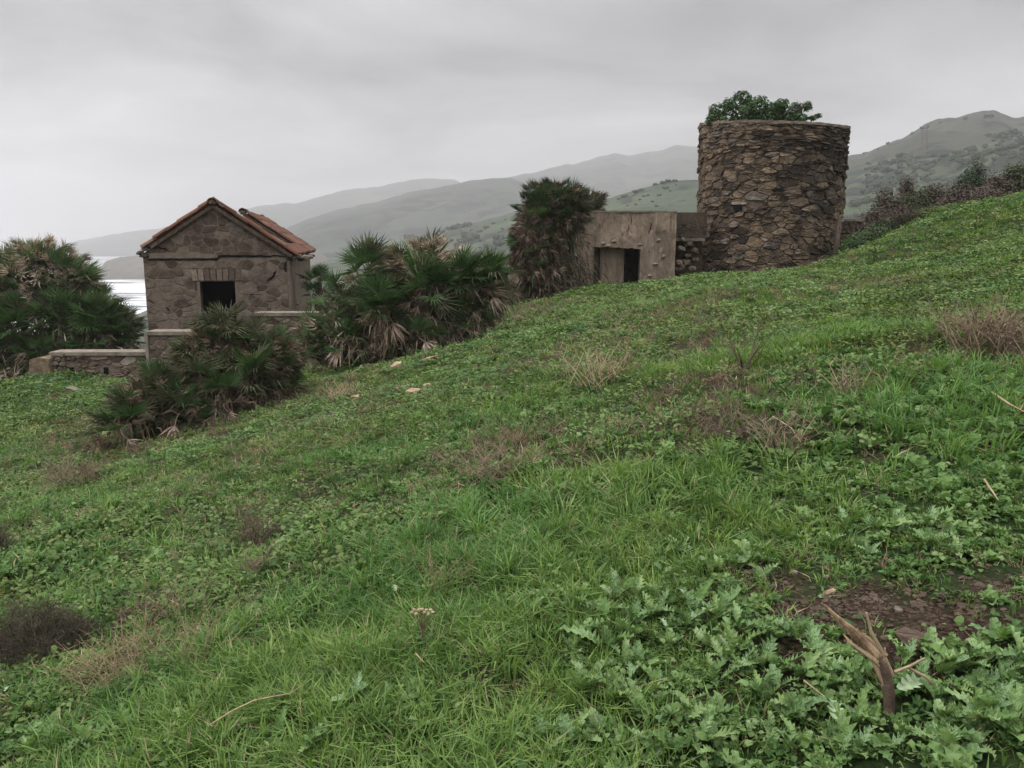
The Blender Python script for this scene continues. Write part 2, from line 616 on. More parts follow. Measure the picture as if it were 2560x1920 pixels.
class MB:
    def __init__(s):
        s.V, s.F, s.I = [], [], []

    def add(s, V, Fc, i=0):
        n = len(s.V)
        s.V += [Vector(v) for v in V]
        s.F += [tuple(a + n for a in f) for f in Fc]
        s.I += [i] * len(Fc)

    def tube(s, pts, rad, n=5, i=0, cap=True):
        pts = [Vector(p) for p in pts]
        rings = []
        V, Fc = [], []
        up = Vector((.13, .31, .94))
        for k, p in enumerate(pts):
            d = (pts[min(k + 1, len(pts) - 1)] - pts[max(k - 1, 0)])
            d = d.normalized() if d.length > 1e-9 else Vector((0, 0, 1))
            a = d.cross(up)
            a = a.normalized() if a.length > 1e-4 else Vector((1, 0, 0))
            b = d.cross(a)
            r = rad[k] if isinstance(rad, (list, tuple)) else rad
            for j in range(n):
                t = 2 * math.pi * j / n
                V.append(p + (a * math.cos(t) + b * math.sin(t)) * r)
        for k in range(len(pts) - 1):
            for j in range(n):
                Fc.append((k * n + j, k * n + (j + 1) % n, (k + 1) * n + (j + 1) % n, (k + 1) * n + j))
        if cap:
            Fc.append(tuple(range(n))[::-1])
            Fc.append(tuple((len(pts) - 1) * n + j for j in range(n)))
        s.add(V, Fc, i)

    def box(s, o, ax, ay, az, i=0):
        o, ax, ay, az = Vector(o), Vector(ax), Vector(ay), Vector(az)
        V = [o, o + ax, o + ax + ay, o + ay, o + az, o + ax + az, o + ax + ay + az, o + ay + az]
        s.add(V, [(0, 3, 2, 1), (4, 5, 6, 7), (0, 1, 5, 4), (1, 2, 6, 5), (2, 3, 7, 6), (3, 0, 4, 7)], i)


def prism(poly, mapf, w0, w1):
    """poly of (u,v) extruded from depth w0 to w1 through mapf(u,v,w)"""
    n = len(poly)
    V = [mapf(u, v, w0) for u, v in poly] + [mapf(u, v, w1) for u, v in poly]
    Fc = [tuple(range(n)), tuple(range(n, 2 * n))[::-1]]
    for i in range(n):
        j = (i + 1) % n
        Fc.append((i, i + n, j + n, j))
    return V, Fc


# ------------------------------------------------------------------ rubble masonry
def clip_half(poly, nx, ny, c):
    out = []
    n = len(poly)
    for i in range(n):
        a, b = poly[i], poly[(i + 1) % n]
        da, db = a[0] * nx + a[1] * ny - c, b[0] * nx + b[1] * ny - c
        if da <= 0:
            out.append(a)
        if (da < 0 < db) or (db < 0 < da):
            t = da / (da - db)
            out.append((a[0] + (b[0] - a[0]) * t, a[1] + (b[1] - a[1]) * t))
    return out


def rubble(bound, sx, sz, seed, jit=.38, wvar=.30, rowvar=.3):
    """irregular courses of stones filling a convex outline: list of (polygon) in the outline's units"""
    rr = random.Random(seed)
    us = [p[0] for p in bound]
    vs = [p[1] for p in bound]
    S = []
    v = min(vs) - sz * .5
    row = 0
    while v < max(vs) + sz:
        h = sz * (1 + rr.uniform(-rowvar, rowvar))
        u = min(us) - sx * rr.random()
        while u < max(us) + sx:
            stp = sx * rr.choice((.45, .7, .9, 1.0, 1.2, 1.6)) * (h / sz) ** .3
            S.append(((u + stp / 2 + rr.uniform(-jit, jit) * sx * .5) / sx, (v + h / 2 + rr.uniform(-jit, jit) * h) / sz,
                      rr.uniform(0, wvar) * (stp / sx)))
            u += stp
        v += h
        row += 1
    S = np.array(S)
    out = []
    B = [(p[0] / sx, p[1] / sz) for p in bound]
    for i in range(len(S)):
        d2 = ((S[:, :2] - S[i, :2]) ** 2).sum(1)
        idx = np.argsort(d2)[1:22]
        poly = B
        for j in idx:
            dx, dy = S[j, 0] - S[i, 0], S[j, 1] - S[i, 1]
            c = (S[j, 0] ** 2 + S[j, 1] ** 2 - S[i, 0] ** 2 - S[i, 1] ** 2 + S[i, 2] - S[j, 2]) / 2
            poly = clip_half(poly, dx, dy, c)
            if len(poly) < 3:
                break
        if len(poly) >= 3:
            pp = [(a * sx, b * sz) for a, b in poly]
            if abs(area(pp)) > .0012:
                out.append(pp)
    return out


def area(p):
    return sum(p[i][0] * p[(i + 1) % len(p)][1] - p[(i + 1) % len(p)][0] * p[i][1] for i in range(len(p))) / 2


def cent(p):
    return sum(a[0] for a in p) / len(p), sum(a[1] for a in p) / len(p)


def stone_geo(poly, mapf, gap, h, rr, base=-.03, rough=.55):
    """one stone: outline rounded and roughened, bed ring, shoulder ring, uneven face"""
    q = []
    n = len(poly)
    for i in range(n):
        a, b = poly[i], poly[(i + 1) % n]
        l = math.hypot(a[0] - b[0], a[1] - b[1])
        if l < .02:
            q.append(((a[0] + b[0]) / 2, (a[1] + b[1]) / 2))
            continue
        k = rr.uniform(.07, .22)
        q.append((a[0] + (b[0] - a[0]) * k, a[1] + (b[1] - a[1]) * k))
        q.append((a[0] + (b[0] - a[0]) * (1 - k), a[1] + (b[1] - a[1]) * (1 - k)))
    if len(q) < 3:
        return None
    c = cent(q)
    mr = sum(math.hypot(p[0] - c[0], p[1] - c[1]) for p in q) / len(q)
    s0 = max(.55, 1 - gap / mr)
    tu, tv = rr.uniform(-.25, .25) * h / mr, rr.uniform(-.25, .25) * h / mr
    V, Fc = [], []
    n = len(q)
    js = [rr.uniform(.94, 1.03) for _ in q]
    for (s, w, jw) in ((s0, base, 0), (s0 * .98, h * .5, .15), (s0 * .84, h, rough)):
        for k, p in enumerate(q):
            du, dv = (p[0] - c[0]) * s * js[k], (p[1] - c[1]) * s * js[k]
            V.append(mapf(c[0] + du, c[1] + dv, w + (du * tu + dv * tv) * (w > 0) + rr.uniform(-jw, jw) * h * .6))
    V.append(mapf(c[0], c[1], h * (1 + rr.uniform(-.35, .25))))
    for r in range(2):
        for k in range(n):
            k2 = (k + 1) % n
            Fc.append((r * n + k, r * n + k2, (r + 1) * n + k2, (r + 1) * n + k))
    for k in range(n):
        Fc.append((2 * n + k, 2 * n + (k + 1) % n, 3 * n))
    return V, Fc


def lay_stones(cells, mapf, parent, pick, gap=.012, h=.03, seed=1, limit=300, score=None, name='stone', extra=0):
    """the best seen stones become parts, what is past the limit one joined part"""
    rr = random.Random(seed)
    items = []
    for c in cells:
        a = abs(area(c))
        sc = a * (score(cent(c)) if score else 1)
        items.append((sc, c))
    items.sort(key=lambda x: -x[0])
    left = MB()
    mats = []
    for k, (sc, c) in enumerate(items):
        ce = cent(c)
        g = stone_geo(c, mapf, gap * rr.uniform(.3, 2.0), h * rr.uniform(.2, 1.7), rr)
        if g is None:
            continue
        m = pick(ce, rr)
        if k < limit:
            wpart(name, g[0], g[1], m, parent)
        else:
            if m not in mats:
                mats.append(m)
            left.add(g[0], g[1], mats.index(m))
    if left.V:
        o = wpart('small_stones', left.V, left.F, mats, parent, mi=left.I)
        o['kind'] = 'stuff'


# ------------------------------------------------------------------ ground, sea, far land
def grid_mesh(name, X, Y, Z, mat, smooth=True):
    ny, nx = X.shape
    V = np.stack([X, Y, Z], -1).reshape(-1, 3)
    idx = np.arange(nx * ny).reshape(ny, nx)
    Fq = np.stack([idx[:-1, :-1], idx[:-1, 1:], idx[1:, 1:], idx[1:, :-1]], -1).reshape(-1, 4)
    me = bpy.data.meshes.new(name)
    me.vertices.add(len(V))
    me.vertices.foreach_set('co', V.astype(np.float32).ravel())
    me.loops.add(Fq.size)
    me.polygons.add(len(Fq))
    me.polygons.foreach_set('loop_start', np.arange(0, Fq.size, 4, dtype=np.int32))
    me.loops.foreach_set('vertex_index', Fq.astype(np.int32).ravel())
    me.polygons.foreach_set('use_smooth', np.full(len(Fq), smooth))
    me.update(calc_edges=True)
    me.validate()
    me.materials.append(mat)
    return me


BARE = [(2010, 1540, .15), (2330, 1520, .09), (2490, 1475, .08), (1930, 1470, .10), (2290, 1615, .12), (1860, 1425, .10), (2120, 1520, .12),
        (2440, 1550, .09), (640, 1320, .16), (330, 1545, .20), (180, 985, .4), (2180, 1500, .12), (1990, 1575, .12)]
bare_spots = [(gp(a, b), r) for a, b, r in BARE]


def bareness(x, y):
    k = np.zeros(np.shape(x))
    for p, r in bare_spots:
        d = np.sqrt((x - p.x) ** 2 + ((y - p.y) * .8) ** 2) / r + (vnoise(x, y, 6.0) - .5) * 1.6
        k = np.maximum(k, 1 - sstep(.75, 1.25, d))
    return k


xs = np.concatenate([np.linspace(-80, -26, 40, endpoint=False), np.linspace(-26, 26, 460, endpoint=False), np.linspace(26, 90, 44)])
ys = np.concatenate([np.linspace(-25, 0, 40, endpoint=False), np.linspace(0, 32, 400, endpoint=False), np.linspace(32, 60, 60, endpoint=False), np.linspace(60, 260, 60)])
XX, YY = np.meshgrid(xs, ys)
ZZ = G(XX, YY)
me = grid_mesh('hillside', XX, YY, ZZ, M['soil'])
att = me.attributes.new('bare', 'FLOAT', 'POINT')
att.data.foreach_set('value', bareness(XX, YY).astype(np.float32).ravel())
props(link('hillside', me), kind='structure', label='grassy hillside falling away to the left')

SEA_Z = -30.0
V, Fc = [(-5800, -150, SEA_Z), (5800, -150, SEA_Z), (5800, 5800, SEA_Z), (-5800, 5800, SEA_Z)], [(0, 1, 2, 3)]
props(link('sea', mesh_data('sea', V, Fc, M['sea'])), kind='structure', label='pale grey sea white with surf below the hillside')

# valley floor behind the crest: shore on the left
ys = np.linspace(60, 3800, 160)
ts = np.linspace(0, 1, 70)
TY, TT = np.meshgrid(ys, ts, indexing='ij')
shore = -np.interp(TY, [60, 150, 250, 330, 370, 430, 620, 800, 3800], [60, 110, 150, 158, 150, 165, 240, 330, 1500])
shore = shore + (fnoise(TY, TY * 0, .02, 5) - .5) * 14
VX = shore + (TT ** 1.8) * (4200 + 0 * TY)
VZ = SEA_Z - .8 + 2.2 * sstep(0, .03, TT) + 14 * sstep(.05, .6, TT) + (fnoise(VX, TY, .01, 2) - .5) * 5 * sstep(0.02, .1, TT)
props(link('valley_floor', grid_mesh('valley_floor', VX, TY, VZ, M['hill_green'])), kind='structure', label='green valley floor between the hills and the sea')


def hill(name, crest, D, foot, mat, label, zf=SEA_Z - 1, rough=1.0, nx=160, nt_=44, pw=1.0, back=.5, o=0.0):
    """a hill whose skyline passes through the given bearings at distance D, its near foot at distance foot"""
    crest = [(crest[0][0] - 190, crest[0][1] + 60) + crest[0][2:]] + list(crest) + [(crest[-1][0] + 190, crest[-1][1] + 60) + crest[-1][2:]]
    px = np.array([c[0] for c in crest], float)
    py = np.array([c[1] for c in crest], float)
    Dc = np.interp(np.linspace(px[0], px[-1], nx), px, np.array([c[2] if len(c) > 2 else D for c in crest], float))
    pxs = np.linspace(px[0], px[-1], nx)
    pys = np.interp(pxs, px, py) + (fnoise(pxs, pxs * 0 + o, .035, o, 4) - .5) * 7 * rough
    tt = np.concatenate([np.linspace(0, 1, nt_), 1 + np.linspace(.02, 1, 10) * back])
    X, Y, Z = (np.zeros((len(tt), nx)) for _ in range(3))
    for i in range(nx):
        a, b = ray(pxs[i], pys[i])
        zc_ = b * Dc[i]
        f = foot
        # the ends of a ridge run out into the land
        zc_ = zf + (zc_ - zf) * float(sstep(px[0], px[1], pxs[i]) * (1 - sstep(px[-2], px[-1], pxs[i])))
        yy = f + (Dc[i] - f) * tt
        up = np.clip(tt, 0, 1)
        s = up ** pw * (1 - .25 * up) / .75
        dn = np.clip(tt - 1, 0, None) / back
        z = zf + (zc_ - zf) * s * (1 - dn ** 1.5 * 1.0)
        env = np.sin(np.pi * np.clip(tt, 0, 1))
        z = z + (fnoise(a * yy, yy, 9.0 / D, o, 5) - .5) * env * (zc_ - zf) * .28 * rough
        X[:, i], Y[:, i], Z[:, i] = a * yy, yy, z
    ob = props(link(name, grid_mesh(name, X, Y, Z, mat)), kind='structure', label=label)
    return X, Y, Z, ob


hill('hill', [(120, 640), (190, 602), (260, 590), (340, 578), (430, 566), (560, 540), (641, 516), (712, 508), (739, 511), (831, 482), (864, 473), (950, 465), (1010, 453),
              (1070, 446), (1135, 448), (1180, 470), (1300, 520)], 2700, 1900, M['hill_far'], 'farthest pale hill ridge running down to the sea', pw=.9, o=1)
hill('hill', [(1150, 470), (1281, 443), (1341, 430), (1417, 409), (1428, 413), (1504, 389), (1536, 383), (1574, 389), (1645, 378), (1688, 364), (1743, 366),
              (1850, 380), (2000, 400), (2150, 420)], 2300, 1300, M['hill_far'], 'hazy hill ridge left of the tower', pw=.8, o=5)
hill('hill', [(560, 640), (640, 610), (739, 560), (831, 527), (929, 508), (1021, 481), (1102, 467), (1184, 451), (1243, 445), (1281, 448), (1309, 457), (1330, 473),
              (1400, 500), (1520, 530), (1700, 560)], 1500, 850, M['hill_far'], 'grey middle ridge above the coast', pw=.8, o=9)
hill('hill', [(255, 665), (266, 652), (300, 643), (355, 637), (430, 630), (520, 622), (640, 615), (760, 610)], 760, 690, M['beach'],
     'flat headland jutting into the sea beside the house', zf=SEA_Z, rough=.5, pw=.6, o=2)
l3 = hill('hill', [(820, 650), (930, 625), (1032, 592), (1100, 575), (1170, 560), (1230, 545), (1287, 530), (1400, 512), (1520, 505), (1700, 500)], 640, 330,
          M['hill_green'], 'green pasture slope dotted with shrubs behind the tall palm', pw=.9, o=14)
l4 = hill('hill', [(1250, 620), (1380, 545), (1450, 520), (1520, 497), (1591, 473), (1650, 458), (1700, 451), (1750, 450), (1900, 452), (2050, 470), (2150, 500)], 430, 230,
          M['hill_green'], 'rounded green hill behind the concrete blockhouse', pw=.9, o=17)
l5 = hill('hill', [(700, 690), (777, 668), (842, 655), (900, 650), (1000, 640), (1100, 640), (1200, 660)], 420, 250, M['hill_green'],
          'low green rise behind the palm bushes', pw=.8, o=21)
r1 = hill('hill', [(2060, 420), (2122, 389), (2161, 384), (2222, 360), (2278, 337), (2313, 319), (2341, 308), (2376, 304), (2432, 293), (2490, 291), (2528, 299),
                   (2560, 300), (2700, 310), (2900, 345), (3200, 400)], 700, 260, M['hill_brown'], 'highest hill at the right with a bare brownish top', pw=.8, o=25)
r2 = hill('hill', [(2050, 470), (2122, 425), (2200, 400), (2260, 385), (2330, 378), (2400, 360), (2460, 345), (2520, 335), (2570, 322), (2700, 320), (2900, 350), (3200, 410)],
          480, 200, M['hill_shrubby'], 'bushy shoulder of the hill at the right', pw=.75, o=29)
hill('hill', [(300, 812), (345, 786), (366, 776), (450, 768), (600, 760)], 335, 300, M['beach'], 'low sandy bluff on the shore beside the house', zf=SEA_Z, rough=.4, o=31)

# haze
V, Fc = [], []
bx = (-5900, 5900, -300, 5900, -31.8, 345)
V = [(bx[i], bx[2 + j], bx[4 + k]) for k in (0, 1) for j in (0, 1) for i in (0, 1)]
Fc = [(0, 2, 3, 1), (4, 5, 7, 6), (0, 1, 5, 4), (2, 6, 7, 3), (0, 4, 6, 2), (1, 3, 7, 5)]
hm = bpy.data.materials.new('haze')
hm.use_nodes = True
hm.node_tree.nodes.clear()
ho = hm.node_tree.nodes.new('ShaderNodeOutputMaterial')
hv = hm.node_tree.nodes.new('ShaderNodeVolumePrincipled')
hv.inputs['Color'].default_value = (.70, .695, .71, 1)
hv.inputs['Density'].default_value = 0.00046
hv.inputs['Anisotropy'].default_value = 0.0
hm.node_tree.links.new(hv.outputs[0], ho.inputs['Volume'])
props(link('haze', mesh_data('haze', V, Fc, hm)), kind='stuff')

# ------------------------------------------------------------------ the round tower
TY0 = 26.4
al, ar = ray(1745, 430)[0], ray(2117, 430)[0]
th0, half = (math.atan(al) + math.atan(ar)) / 2, (math.atan(ar) - math.atan(al)) / 2
TD = TY0 / math.cos(th0)
TC = Vector((TD * math.sin(th0), TY0, -1.5))
TR = TD * math.sin(half)
TFACE = math.atan2(-TC.y, -TC.x)           # bearing from the tower axis towards the camera


def tower_top(a):
    """height of the rim at bearing a (uneven, a little lower towards the slope)"""
    d = (a - TFACE + math.pi) % (2 * math.pi) - math.pi
    x, y = TC.x + TR * math.cos(a), TC.y + TR * math.sin(a)
    px = 1280 + F * (x / y) * 1.035
    py = np.interp(px, [1748, 1800, 1880, 2000, 2060, 2122], [311, 306, 303, 307, 311, 319])
    zf_ = ray(px, py)[1] * y
    zb = ray(1748, 312)[1] * (TC.y - 1.0)
    k = float(sstep(1.35, 1.75, abs(d)))
    return zf_ * (1 - k) + (zb - .08) * k


def tmap(u, v, w):
    """u: metres round the wall from the face towards the right, v: height, w: outwards"""
    a = TFACE + u / TR
    r = TR - .07 * (1 - min(1, max(0, (v + 1.0) / 4.5))) + w - .045
    top = tower_top(a)
    vv = v if v < 2.6 else 2.6 + (v - 2.6) * (top - 2.6) / (4.15 - 2.6)
    return Vector((TC.x + r * math.cos(a), TC.y + r * math.sin(a), vv))


tower = empty('stone_tower', TC, 'round roofless tower of rough brown rubble stone on the grassy slope', 'tower')
# wall core with a hollow top
mb = MB()
nseg = 96
prof = [('o', -1.5), ('o', 0.0), ('o', 1.5), ('o', 3.0), ('o', 4.1), ('i', 4.1), ('i', 3.55)]
V, Fc = [], []
for k, (s_, v) in enumerate(prof):
    for j in range(nseg):
        u = 2 * math.pi * TR * j / nseg
        p = tmap(u, v, 0.0)
        if s_ == 'i':
            c = Vector((TC.x, TC.y, p.z))
            p = c + (p - c) * ((TR - .5) / TR)
        V.append(p)
for k in range(len(prof) - 1):
    for j in range(nseg):
        Fc.append((k * nseg + j, k * nseg + (j + 1) % nseg, (k + 1) * nseg + (j + 1) % nseg, (k + 1) * nseg + j))
V.append(Vector((TC.x, TC.y, 3.6)))
for j in range(nseg):
    Fc.append(((len(prof) - 1) * nseg + j, (len(prof) - 1) * nseg + (j + 1) % nseg, len(V) - 1))
wpart('wall_core', V, Fc, M['mortar'], tower)
# capping slab, thin and chipped
V, Fc = [], []
for j in range(nseg):
    a = 2 * math.pi * j / nseg
    for (rr_, dz) in ((TR + .015 + R.uniform(-.02, .02), -.03), (TR + .02 + R.uniform(-.02, .02), .045 + R.uniform(-.012, .012)), (TR - .5, .05), (TR - .5, -.03)):
        V.append(Vector((TC.x + rr_ * math.cos(a), TC.y + rr_ * math.sin(a), tower_top(a) + dz)))
for j in range(nseg):
    j2 = (j + 1) % nseg
    for k in range(4):
        Fc.append((j * 4 + k, j2 * 4 + k, j2 * 4 + (k + 1) % 4, j * 4 + (k + 1) % 4))
wpart('coping', V, Fc, M['house_stone'], tower)

HOLE = (None,)


def px_to_tower(px, py):
    """wall coordinates of a spot on the tower's face"""
    a, b = ray(px, py)
    A_, B_, C_ = a * a + 1, -2 * (a * TC.x + TC.y), TC.x ** 2 + TC.y ** 2 - TR ** 2
    Y = (-B_ - math.sqrt(max(0, B_ * B_ - 4 * A_ * C_))) / (2 * A_)
    x, y = a * Y, Y
    u = ((math.atan2(y - TC.y, x - TC.x) - TFACE + math.pi) % (2 * math.pi) - math.pi) * TR
    return u, b * Y


hu, hv_ = px_to_tower(1841, 520)
hole2 = px_to_tower(1946, 475)
u_r = px_to_tower(2095, 600)[0]


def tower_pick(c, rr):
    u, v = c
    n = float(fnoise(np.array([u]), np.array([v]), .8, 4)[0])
    dark = .16 + .74 * float(sstep(-.6, 2.3, u)) * float(sstep(.3, 3.6, v + .8 * (n - .5) * 4)) + .25 * float(sstep(.4, 1.6, u)) * float(sstep(1.2, -.6, v))  # stained stones upper right; shade at the lower right also put into stone choice
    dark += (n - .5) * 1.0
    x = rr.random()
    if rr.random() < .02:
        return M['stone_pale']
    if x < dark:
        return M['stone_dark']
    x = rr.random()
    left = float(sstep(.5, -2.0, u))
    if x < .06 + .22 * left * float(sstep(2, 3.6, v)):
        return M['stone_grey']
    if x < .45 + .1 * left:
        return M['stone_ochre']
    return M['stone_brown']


W_ = TR * math.radians(118)
cells = rubble([(-W_, -1.0), (W_, -1.0), (W_, 4.1), (-W_, 4.1)], .25, .115, 21, .55, 1.5, .6)
cells = [c for c in cells if math.hypot((cent(c)[0] - hu) / .2, (cent(c)[1] - hv_) / .15) > 1 and math.hypot((cent(c)[0] - hole2[0]) / .2, (cent(c)[1] - hole2[1]) / .06) > 1]
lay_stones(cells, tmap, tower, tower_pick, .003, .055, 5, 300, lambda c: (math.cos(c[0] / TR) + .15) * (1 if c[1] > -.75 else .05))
# black block painting the shade of the square putlog hole, pale lintel stone
V, Fc = prism([(hu - .11, hv_ - .09), (hu + .14, hv_ - .09), (hu + .14, hv_ + .10), (hu - .11, hv_ + .10)], tmap, .004, .055)
wpart('hole_shade', V, Fc, M['shade_black'], tower)
V, Fc = prism([(hu - .20, hv_ + .10), (hu + .30, hv_ + .105), (hu + .28, hv_ + .165), (hu - .16, hv_ + .18)], tmap, -.02, .085)
wpart('lintel_stone', V, Fc, M['stone_pale'], tower)
V, Fc = prism([(hole2[0] - .20, hole2[1] - .05), (hole2[0] + .2, hole2[1] - .04), (hole2[0] + .17, hole2[1] + .06), (hole2[0] - .16, hole2[1] + .05)], tmap, .004, .02)
wpart('hole_shade', V, Fc, M['shade_black'], tower)  # black plate painting the shade of the second, flatter gap
# rendered strip down the right edge
u0 = px_to_tower(2088, 600)[0]
V, Fc = prism([(u0, -1.0), (u0 + .42, -1.0), (u0 + .42, .85), (u0 + .12, .80), (u0 + .04, .3)], tmap, -.02, .10)
wpart('render_strip', V, Fc, M['plaster_grey'], tower)


# ------------------------------------------------------------------ shrubs with real leaves
def leaf_cloud(mb, centre, rad, n, size, rr, mi=0, shell=.55):
    for _ in range(n):
        while True:
            d = Vector((rr.uniform(-1, 1), rr.uniform(-1, 1), rr.uniform(-1, 1)))
            if .02 < d.length < 1:
                break
        k = shell + (1 - shell) * rr.random()
        d = d.normalized() * k
        p = Vector(centre) + Vector((d.x * rad[0], d.y * rad[1], d.z * rad[2]))
        nrm = (d + Vector((rr.uniform(-.7, .7), rr.uniform(-.7, .7), rr.uniform(-.2, 1.0)))).normalized()
        t = nrm.cross(Vector((rr.uniform(-1, 1), rr.uniform(-1, 1), rr.uniform(-1, 1)))).normalized()
        b = nrm.cross(t)
        s = size * rr.uniform(.6, 1.4)
        mb.add([p - t * s, p + b * s * .45 + nrm * s * .12, p + t * s, p - b * s * .45 + nrm * s * .12], [(0, 1, 2, 3)], mi)


def bush_thing(name, base, clumps, label, cat, group=None, leaf=.07, mats=('bush', 'twig'), n=260, seed=1, twigs=0, stem_r=.03):
    """clumps: (dx, dy, dz, rx, ry, rz)"""
    rr = random.Random(seed)
    t = empty(name, base, label, cat, group)
    mb, sb = MB(), MB()
    B = Vector(base)
    for c in clumps:
        ce = B + Vector(c[:3])
        leaf_cloud(mb, ce, c[3:], int(n * (c[3] * c[5]) / .09), leaf, rr)
        mid = B + Vector((c[0] * .45 + rr.uniform(-.08, .08), c[1] * .45, c[2] * .5))
        sb.tube([B + Vector((rr.uniform(-.1, .1), rr.uniform(-.1, .1), -.15)), mid, ce], [stem_r, stem_r * .7, stem_r * .3], 5)
        for _ in range(6 + twigs):
            d = Vector((rr.uniform(-1, 1) * c[3], rr.uniform(-1, 1) * c[4], rr.uniform(-.3, 1) * c[5]))
            sb.tube([ce + (mid - ce) * rr.random(), ce + d * .55, ce + d * (1.0 + .12 * (twigs > 0))], [stem_r * .3, stem_r * .2, stem_r * .08], 3, cap=False)
    wpart('crown', mb.V, mb.F, M[mats[0]], t)
    wpart('stems', sb.V, sb.F, M[mats[1]], t)
    return t


tb = Vector((TC.x - .25, TC.y - .3, 3.55))
cl = []
for (px, py, rx, rz) in ((1795, 278, .26, .26), (1775, 298, .16, .16), (1822, 258, .22, .24), (1855, 246, .26, .24), (1852, 285, .32, .3), (1895, 262, .28, .26), (1900, 290, .3, .25),
                         (1935, 270, .26, .2), (1955, 258, .22, .18), (1965, 290, .32, .25), (1990, 272, .28, .25), (2000, 294, .26, .2), (2033, 292, .13, .09),
                         (2046, 287, .10, .07), (1812, 300, .25, .18), (1925, 298, .3, .18), (2018, 262, .13, .14), (1950, 282, .25, .2)):
    q = at(px, py, TC.y - .2 + R.uniform(-.7, .8))
    rx, rz = rx * R.uniform(.85, 1.3), rz * R.uniform(.9, 1.25)
    cl.append((q.x - tb.x, q.y - tb.y, q.z - tb.z - .04, rx, rx, rz))
bush_thing('evergreen_bush', tb, cl, 'dark glossy green bush growing out of the top of the round stone tower', 'bush', leaf=.06, n=360, seed=3, stem_r=.05)

# ------------------------------------------------------------------ concrete blockhouse
BY = 24.2
bl, br = at(1443, 530, BY), at(1692, 530, BY)
BX0, BX1 = bl.x, br.x
BT = bl.z
BB = -2.3
BD = 2.6
# stays clear of the tower
block = empty('concrete_blockhouse', ((BX0 + BX1) / 2, BY, BB), 'low square rendered blockhouse with a broken doorway left of the stone tower', 'blockhouse')
dl, dr = at(1484, 660, BY).x, at(1600, 660, BY).x
dt = at(1540, 622, BY).z


def noise_block(x, z):
    v = noise.fractal(Vector((x * 1.3, 7.0, z * .8)), 1.0, 2.0, 5)
    s = noise.fractal(Vector((x * 7, 3.0, z * 1.6)), .9, 2.1, 3)
    return v * .045 + max(0, s - .12) * .05


def jag(x, amp=.05, o=0.0):
    return amp * (noise.noise(Vector((x * 5 + o, o, 0))) * 1.4 + noise.noise(Vector((x * 17, o, 2))) * .6)


def relief_panel(name, x0, x1, zlo, zhi, y, depth, mat, parent, step=.035, amp=1.0, edge=.0):
    """slab facing the camera whose face carries real relief; zlo(x), zhi(x) are its lower and upper outline"""
    nx = max(3, int((x1 - x0) / step))
    nz = max(3, int((zhi((x0 + x1) / 2) - zlo((x0 + x1) / 2)) / step))
    V, Fc = [], []
    for j in range(nz + 1):
        for i in range(nx + 1):
            x = x0 + (x1 - x0) * i / nx
            z = zlo(x) + (zhi(x) - zlo(x)) * j / nz
            V.append(Vector((x, y - noise_block(x, z) * amp, z)))
    for j in range(nz):
        for i in range(nx):
            a = j * (nx + 1) + i
            Fc.append((a, a + 1, a + nx + 2, a + nx + 1))
    nf = len(V)
    ring = [i for i in range(nx + 1)] + [j * (nx + 1) + nx for j in range(1, nz + 1)] + [nz * (nx + 1) + i for i in range(nx - 1, -1, -1)] + [j * (nx + 1) for j in range(nz - 1, 0, -1)]
    for r in ring:
        V.append(Vector((V[r].x, y + depth, V[r].z)))
    for k in range(len(ring)):
        k2 = (k + 1) % len(ring)
        Fc.append((ring[k2], ring[k], nf + k, nf + k2))
    Fc.append(tuple(nf + k for k in range(len(ring))))
    return wpart(name, V, Fc, mat, parent)


# front wall: two piers and the broken head between them
relief_panel('front_wall', BX0, dl, lambda x: BB, lambda x: BT - .02 + jag(x, .012), BY, .32, M['plaster'], block)
relief_panel('front_wall', dr, BX1, lambda x: BB, lambda x: BT - .02 + jag(x, .012), BY, .32, M['plaster'], block)
relief_panel('door_head', dl - .003, dr + .003, lambda x: dt + .10 * (dr - x) / (dr - dl) * .6 + jag(x, .05, 3), lambda x: BT - .022 + jag(x, .012), BY + .004, .31, M['plaster'], block)
# side and back walls, roof slab
mb = MB()
mb.box((BX0, BY + .32, BB), (.3, 0, 0), (0, BD, 0), (0, 0, BT - BB - .03))
mb.box((BX1 - .28, BY + .32, BB), (.3, 0, 0), (0, BD, 0), (0, 0, BT - BB - .032))
mb.box((BX0 + .3, BY + BD, BB), (BX1 - BX0 - .58, 0, 0), (0, .3, 0), (0, 0, BT - BB - .034))
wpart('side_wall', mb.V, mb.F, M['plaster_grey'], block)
mb = MB()
mb.box((BX0 - .01, BY - .02, BT - .012), (BX1 - BX0 + .02, 0, 0), (0, BD + .35, 0), (0, 0, .05))
wpart('roof_slab', mb.V, mb.F, M['coping'], block)
# in the doorway: left reveal and passage with shade in their colour, set-back rendered panel between
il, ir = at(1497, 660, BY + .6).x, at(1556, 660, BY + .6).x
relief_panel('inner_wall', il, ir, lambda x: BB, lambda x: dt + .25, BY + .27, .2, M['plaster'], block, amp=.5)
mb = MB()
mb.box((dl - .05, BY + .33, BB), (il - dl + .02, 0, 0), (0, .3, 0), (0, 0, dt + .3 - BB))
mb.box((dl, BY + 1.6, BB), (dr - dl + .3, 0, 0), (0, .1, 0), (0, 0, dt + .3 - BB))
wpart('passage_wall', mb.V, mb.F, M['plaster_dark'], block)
mb = MB()
for (pts, w) in (([(1452, 655), (1450, 690), (1447, 706)], .022), ([(1449, 625), (1452, 640)], .014), ([(1577, 537), (1579, 552), (1577, 562)], .012), ([(1628, 556), (1627, 570), (1621, 582)], .02),
                 ([(1573, 560), (1570, 575), (1566, 580)], .014), ([(1470, 605), (1474, 612)], .018)):
    P = [at(a, b, BY - .035) for a, b in pts]
    mb.tube(P, [w * .6] + [w] * (len(P) - 2) + [w * .4], 4)
wpart('crack', mb.V, mb.F, M['shade_black'], block)
